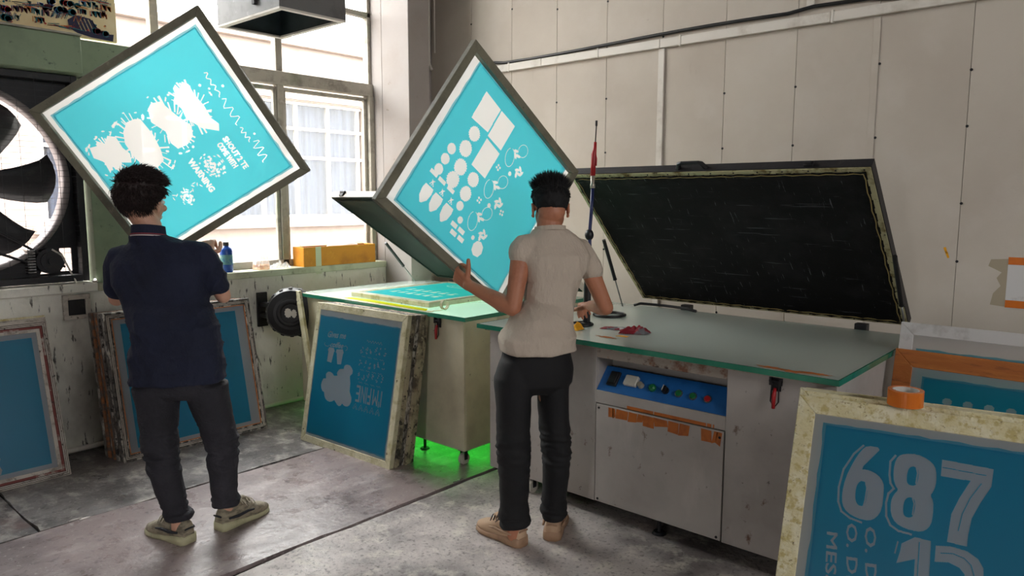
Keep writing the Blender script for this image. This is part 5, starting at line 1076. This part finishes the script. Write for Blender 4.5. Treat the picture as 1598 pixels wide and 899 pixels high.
for i in range(n):
    G.append([b.verts.new((-4.95+.10*(i/n-.5)+.012*noise.noise(V((i*.6, j*.6, 3))), 2.955+.20*(j/n-.5)+.012*noise.noise(V((i*.5, j*.5, 8))), 1.036+abs(noise.noise(V((i*.38, j*.38, 1))))*.085*math.sin(PI*i/n)*math.sin(PI*j/n)+.001)) for j in range(n)])
for i in range(n-1):
    for j in range(n-1): b.faces.new((G[i][j], G[i+1][j], G[i+1][j+1], G[i][j+1]))
part('plastic_film', b, M['clear'], label='crumpled clear plastic film lying on the sill beside the orange box', cat='plastic film')
bx = thing('wooden_box', 'long open orange box on the window sill with a white bag inside', 'box', (-4.94, 3.45, 1.034))
for nm, lo, hi in [('box_side', (.065, -.34, 0), (.075, .34, .150)), ('box_side', (-.075, -.34, 0), (-.065, .34, .150)), ('box_end', (-.065, -.34, 0), (.065, -.33, .150)), ('box_end', (-.065, .33, 0), (.065, .34, .150)), ('box_bottom', (-.065, -.33, 0), (.065, .33, .008))]:
    b = B(); box(b, lo, hi); part(nm, b, M['box_orange'], bx, bev=.0015)
b = B(); box(b, (-.064, -.329, .009), (-.060, .329, .149)); part('box_lining', b, M['box_inside'], bx)
b = B(); box(b, (-.004, 0, 0), (0, .60, .045), Matrix.Translation((-.072, -.26, .146)) @ Matrix.Rotation(-1.15, 4, 'Y')); part('box_flap', b, M['box_orange'], bx)
b = B(); box(b, (.0755, -.235, -.06), (.0765, -.185, .150)); part('tape_strip', b, M['pale_tape'], bx, label='pale tape strip hanging down the front')
b = B(); ell(b, (0, 0, 0), (.036, .16, .035), sub=4)
for v in b.verts: v.co += v.co.normalized()*.016*noise.noise(v.co*22)
part('carrier_bag', b, M['bag'], smooth=True, label='crumpled white plastic bag lying in the orange box', cat='bag', loc=(-4.938, 3.52, 1.034+.135))
# wall socket and its lamp
so = thing('wall_socket', 'worn pale box with a dark square opening fixed under the fan', 'socket', (-4.88, 1.535, .90))
b = B()
for lo, hi in [((.0005, -.075, -.075), (.022, .075, -.050)), ((.0005, -.075, .045), (.022, .075, .075)), ((.0005, -.075, -.050), (.022, -.048, .045)), ((.0005, .048, -.050), (.022, .075, .045))]: box(b, lo, hi)
part('socket_frame', b, M['frame_pale'], so, bev=.002)
b = B(); box(b, (.0005, -.048, -.05), (.008, .048, .045)); part('socket_inset', b, M['dark_metal'], so)
le = thing('pilot_lamp', 'tiny glowing white lamp on the ledge beside the fan', 'lamp', (-4.865, 1.645, 1.05)); b = B(); ell(b, (0, 0, .008), (.006, .006, .006), sub=2); M['led'] = EMIT('led', (1, .92, .85, 1), 12); part('bulb', b, M['led'], le); b = B(); box(b, (-.012, -.012, -.009), (.012, .012, .003)); part('lamp_foot', b, M['frame_pale'], le)
# base pipe
b = B(); tube(b, [(-4.845, -.6, .03), (-4.845, 1.5, .03), (-4.84, 3.25, .03)], .016, 10); part('floor_pipe', b, M['trim'], smooth=True, label='pale pipe running along the foot of the window wall', cat='pipe')
# hose reel
rl = thing('hose_reel', 'black round hose reel mounted on the wall under the window', 'hose reel', (-4.62, 2.84, .745))
q = V((.80, -.60, 0)); s_ = V((.60, .80, 0))
rm_ = Matrix(((s_.x, 0, q.x), (s_.y, 0, q.y), (0, 1, 0))).to_4x4()      # local z = reel axis
def RL(nm, f, mat, **k): b = B(); f(b); b.transform(rm_); return part(nm, b, M[mat], rl, **k)
RL('reel_casing', lambda b: (lambda R_: (b.faces.new(R_[0][::-1]), b.faces.new(R_[-1])))(lathe(b, [(.130, -.08), (.165, -.07), (.175, -.04), (.175, .02), (.160, .05), (.120, .062), (.100, .064)], 40)), 'black_plastic')
for i in range(16):
    a = 2*PI*i/16; RL('casing_rib', lambda b: box(b, (.150, -.014, -.06), (.1775, .014, .035), Matrix.Rotation(a, 4, 'Z')), 'black_plastic', bev=.004)
RL('drum_ring', lambda b: lathe(b, [(.100, .064), (.098, .072), (.070, .074), (.066, .060), (.060, .045)], 36), 'dark_metal', smooth=True)
RL('hub_plate', lambda b: cyl(b, (0, 0, .064), (0, 0, .070), .062, 28), 'black_plastic')
me = flat_fill([BLOB(-.018, .004, .024, jag=.12, ry=.034, n=20, seed=3), BLOB(.022, -.002, .018, jag=.12, ry=.030, n=20, seed=5)], 'hl'); me.materials.append(M['trim'])
for v in me.vertices: v.co = rm_ @ V((v.co.x, v.co.y, .0745))
OB('worn_sticker', me, rl)
b = B(); box(b, (-.255, -.13, -.12), (-.235, -.05, .13)); box(b, (-.24, -.115, -.05), (-.10, -.06, -.02)); box(b, (-.24, -.115, .03), (-.10, -.06, .06)); part('wall_bracket', b, M['black_plastic'], rl, bev=.003)
b = B(); tube(b, [(-.02, .05, -.17), (-.06, .12, -.20), (-.12, .22, -.205), (-.17, .38, -.19), (-.2, .60, -.15)], .010, 8); part('hose', b, M['black_plastic'], rl, smooth=True)
# junction boxes behind the lit machine
jb = thing('junction_box', 'pale electrical box with a slanting cover behind the lit machine', 'electrical box', (-4.72, 4.15, .0))
b = B(); box(b, (-.10, -.06, .70), (.12, .06, 1.0)); part('box_body', b, M['frame_pale'], jb, bev=.006); b = B(); box(b, (-.09, -.085, .86), (.04, -.061, .985)); part('box_cover', b, M['trim'], jb, bev=.008)
b = B(); box(b, (-.07, -.05, 0), (.09, .05, .70)); part('box_stand', b, M['frame_pale'], jb)
b = B(); tube(b, [(-4.66, 4.15, 1.01), (-4.58, 4.2, 1.03), (-4.45, 4.28, 1.025), (-4.30, 4.34, 1.02), (-4.25, 4.36, .9)], .009, 8); part('box_cable', b, M['black_plastic'], smooth=True, label='black cable arching over the pale electrical box', cat='cable')
PB('wall_board', (-4.5, 4.38, .05), (-3.6, 4.40, .99), M['cream_paint'], label='low cream board standing between the lit machine and the wall', cat='board')
# things on the glass of the lit machine
def flat_thing(nm, pts, z, mat, label, cat, h=.0012):
    b = B(); prism(b, [(x, y, z) for x, y in pts], (0, 0, h)); return part(nm, b, M[mat], label=label, cat=cat)
M['yellow_film'] = FILM('yellow_film', (.75, .70, .02, 1), (.9, .9, .05, 1), .5, .5, .05, gl=.05)
flat_thing('paper_strip', [(-4.10, 2.925), (-3.42, 2.905), (-3.25, 2.90), (-3.30, 2.96), (-3.9, 2.985), (-4.08, 2.97)], .8865, 'yellow_film', 'yellow paper strip lying in front of the flat screen on the glowing glass', 'paper')
tr = thing('tape_roll', 'cream roll of tape standing on the glowing glass beside the flat screen', 'tape', (-3.205, 3.01, .886))
b = B(); n = 28; V4 = []
for k in range(n):
    a = 2*PI*k/n; c_, s1 = math.cos(a), math.sin(a); V4.append([b.verts.new((y, r*c_, .031+r*s1)) for y, r in ((-.010, .031), (.010, .031), (.010, .024), (-.010, .024))])
for k in range(n):
    for j in range(4): b.faces.new((V4[k][j], V4[k][(j+1) % 4], V4[(k+1) % n][(j+1) % 4], V4[(k+1) % n][j]))
part('roll', b, M['frame_cream'], tr, smooth=False); b = B(); prism(b, [(-.01, -.03, .0005), (.01, -.03, .0005), (0, -.10, .0005), (-.02, -.10, .0005)], (0, 0, .001)); part('loose_end', b, M['frame_cream'], tr)
# things on the dark machine
zt = .8855
for nm, c, r, r2, lb in (('cable_ring', (-2.335, 3.49), .088, .0085, 'large black ring lying on the glass of the long machine'), ('cable_ring', (-2.262, 3.125), .052, .008, 'small black ring lying on the glass beside the air hose foot')):
    b = B(); tube(b, [(c[0]+r*math.cos(2*PI*k/40), c[1]+r*math.sin(2*PI*k/40), zt+r2) for k in range(40)], r2, 8, closed=True); tube(b, [(c[0]+r*.78*math.cos(2*PI*k/40), c[1]+r*.78*math.sin(2*PI*k/40), zt+.005) for k in range(40)], .004, 6, closed=True); part(nm, b, M['black_plastic'], smooth=True, label=lb, cat='ring')
ah = thing('air_hose', 'upright blue air hose with a red grip and thin black tip, on the long machine', 'air hose', (-2.268, 3.19, zt))
def AH(nm, pts, r, mat, smooth=True): b = B(); tube(b, [V(p) for p in pts], r, 12); return part(nm, b, M[mat], ah, smooth=smooth)
M['hose_blue'] = MAT('hose_blue', (34, 44, 96), .35); M['brass'] = MAT('fitting', (196, 190, 176), .35, .6)
AH('stand', [(0, -.02, 0), (0, -.02, .01), (0, -.02, .012), (0, -.015, .20), (.003, -.01, .235)], [.035, .035, .020, .020, .024], 'black_plastic', False)
AH('hose', [(.004, -.01, .22), (.002, .0, .40), (-.006, .005, .49), (0, .01, .60), (.004, .012, .73)], .009, 'hose_blue')
b = B(); ell(b, (-.008, .005, .478), (.024, .024, .030), sub=3); part('rubber_ball', b, M['black_plastic'], ah, smooth=True)
AH('fitting', [(.004, .012, .725), (.004, .012, .745), (.004, .012, .75), (.004, .012, .79)], [.013, .013, .010, .012], 'brass')
AH('grip', [(.004, .012, .79), (.005, .014, .85), (.006, .016, .90), (.008, .020, .925), (.010, .022, .965)], [.014, .013, .014, .010, .008], 'red')
AH('trigger', [(.016, .014, .905), (.026, .012, .88), (.024, .012, .84)], .004, 'red')
AH('wand', [(.010, .022, .96), (.012, .026, 1.045), (.012, .026, 1.05), (.012, .026, 1.075)], [.003, .003, .006, .006], 'black_plastic')
def rag(nm, c, sx, sy, hgt, mat, label, seed, rot=0, n=44, f=.32):
    b = B(); G = []
    for i in range(n+1):
        G.append([])
        for j in range(n+1):
            u, v = i/n*2-1, j/n*2-1; rr = max(abs(u), abs(v)); ed = 1+.25*noise.noise(V((u*2, v*2, seed)))
            x, y = u*sx*ed, v*sy*ed; z = hgt*max(0, 1-rr**2)*(.45+.9*abs(noise.noise(V((i*f*.32, j*f*.32, seed+.5)))))+.004*abs(noise.noise(V((i*f, j*f, seed))))
            c_, s1 = math.cos(rot), math.sin(rot); G[-1].append(b.verts.new((c[0]+x*c_-y*s1, c[1]+x*s1+y*c_, zt+.0015+z)))
    for i in range(n):
        for j in range(n): b.faces.new((G[i][j], G[i+1][j], G[i+1][j+1], G[i][j+1]))
    return part(nm, b, M[mat], smooth=True, label=label, cat='rag')
M['rag_mix'] = MAT('rag_cloth', (108, 108, 112), .9, stains=[((128, 20, 34), 7, .50, .54), ((186, 180, 178), 11, .6, .64), ((62, 62, 68), 9, .62, .68)], bump=(120, .2))
rag('rag', (-1.935, 3.12), .075, .045, .045, 'rag_mix', 'crumpled grey and dark red rag heaped on the glass of the long machine', 3, .5)
rag('rag', (-2.045, 3.16), .10, .035, .012, 'rag_mix', 'flattened grey rag with red patches beside the heaped rag', 8, .3)
M['rag_yellow'] = MAT('yellow_cloth', (226, 160, 22), .8, stains=[((180, 110, 14), 12, .5, .65)])
rag('rag', (-2.215, 3.00), .035, .035, .040, 'rag_yellow', 'small crumpled yellow scrap on the glass beside the man in white', 5, 0, 24, .5)
flat_thing('tape_scrap', [(-1.96, 2.985), (-1.90, 2.99), (-1.905, 3.02), (-1.95, 3.015)], zt, 'rag_yellow', 'flat yellow tape scrap on the glass near the rags', 'tape')
b = B(); tube(b, [(-2.43, 3.90, .895), (-2.40, 3.93, .905), (-2.25, 3.95, .905), (-2.10, 3.96, .90), (-2.02, 3.93, .895)], .009, 8); part('power_lead', b, M['black_plastic'], smooth=True, label='short black lead lying at the back of the long machine glass', cat='cable')
# tape roll on the front right stack
tr = thing('tape_roll', 'roll of orange packing tape lying on top of the yellow-framed screens', 'tape', (-.565, 2.535, .902))
n = 44; b = B(); Q = []
for k in range(n):
    a = 2*PI*k/n; Q.append([b.verts.new((r*math.cos(a), r*math.sin(a), z)) for r, z in ((.052, 0), (.052, .050), (.039, .050), (.039, 0))])
for k in range(n):
    for j in range(4): b.faces.new((Q[k][j], Q[k][(j+1) % 4], Q[(k+1) % n][(j+1) % 4], Q[(k+1) % n][j]))
M['tape_orange'] = MAT('packing_tape', (206, 108, 28), .25, stains=[((176, 84, 18), 8, .5, .7)]); part('tape_body', b, M['tape_orange'], tr, bev=0)
b = B(); Q = []
for k in range(n):
    a = 2*PI*k/n; Q.append([b.verts.new((r*math.cos(a), r*math.sin(a), z)) for r, z in ((.0389, .0005), (.0389, .0495), (.036, .0495), (.036, .0005))])
for k in range(n):
    for j in range(4): b.faces.new((Q[k][j], Q[k][(j+1) % 4], Q[(k+1) % n][(j+1) % 4], Q[(k+1) % n][j]))
M['core'] = MAT('card_core', (206, 202, 196), .6, stains=[((60, 60, 62), 60, .62, .66)]); part('card_core', b, M['core'], tr)
# sign on the right wall
ps = thing('wall_sign', 'white sheet with orange bars taped on the beige wall at the right edge', 'sign', (-.40, WY, 1.135))
b = B(); box(b, (-.165, -.0015, -.13), (.30, -.0003, .13)); part('sheet', b, M['frame_white'], ps)
for z in (.092, -.128): b = B(); box(b, (-.165, -.0022, z), (.30, -.0016, z+.038)); part('bar', b, M['tape_orange'], ps)
b = B(); prism(b, [(x, -.0001, z) for x, z in ((-.24, .115), (-.166, .12), (-.166, -.125), (-.23, -.12), (-.22, -.06), (-.19, -.02), (-.21, .02), (-.19, .05), (-.25, .08))], (0, -.0006, 0)); part('torn_backing', b, MAT('torn_glue', (164, 152, 130), .8), ps)
for i, (x, z, a) in enumerate(((-.86, 1.30, .0), (-.85, 1.275, .4))):
    b = B(); prism(b, [(x, WY-.0004, z), (x+.012, WY-.0004, z+.004), (x+.022, WY-.0004, z-.028), (x+.012, WY-.0004, z-.03)], (0, -.0004, 0)); part('tape_scrap', b, M['rag_yellow'], wr)
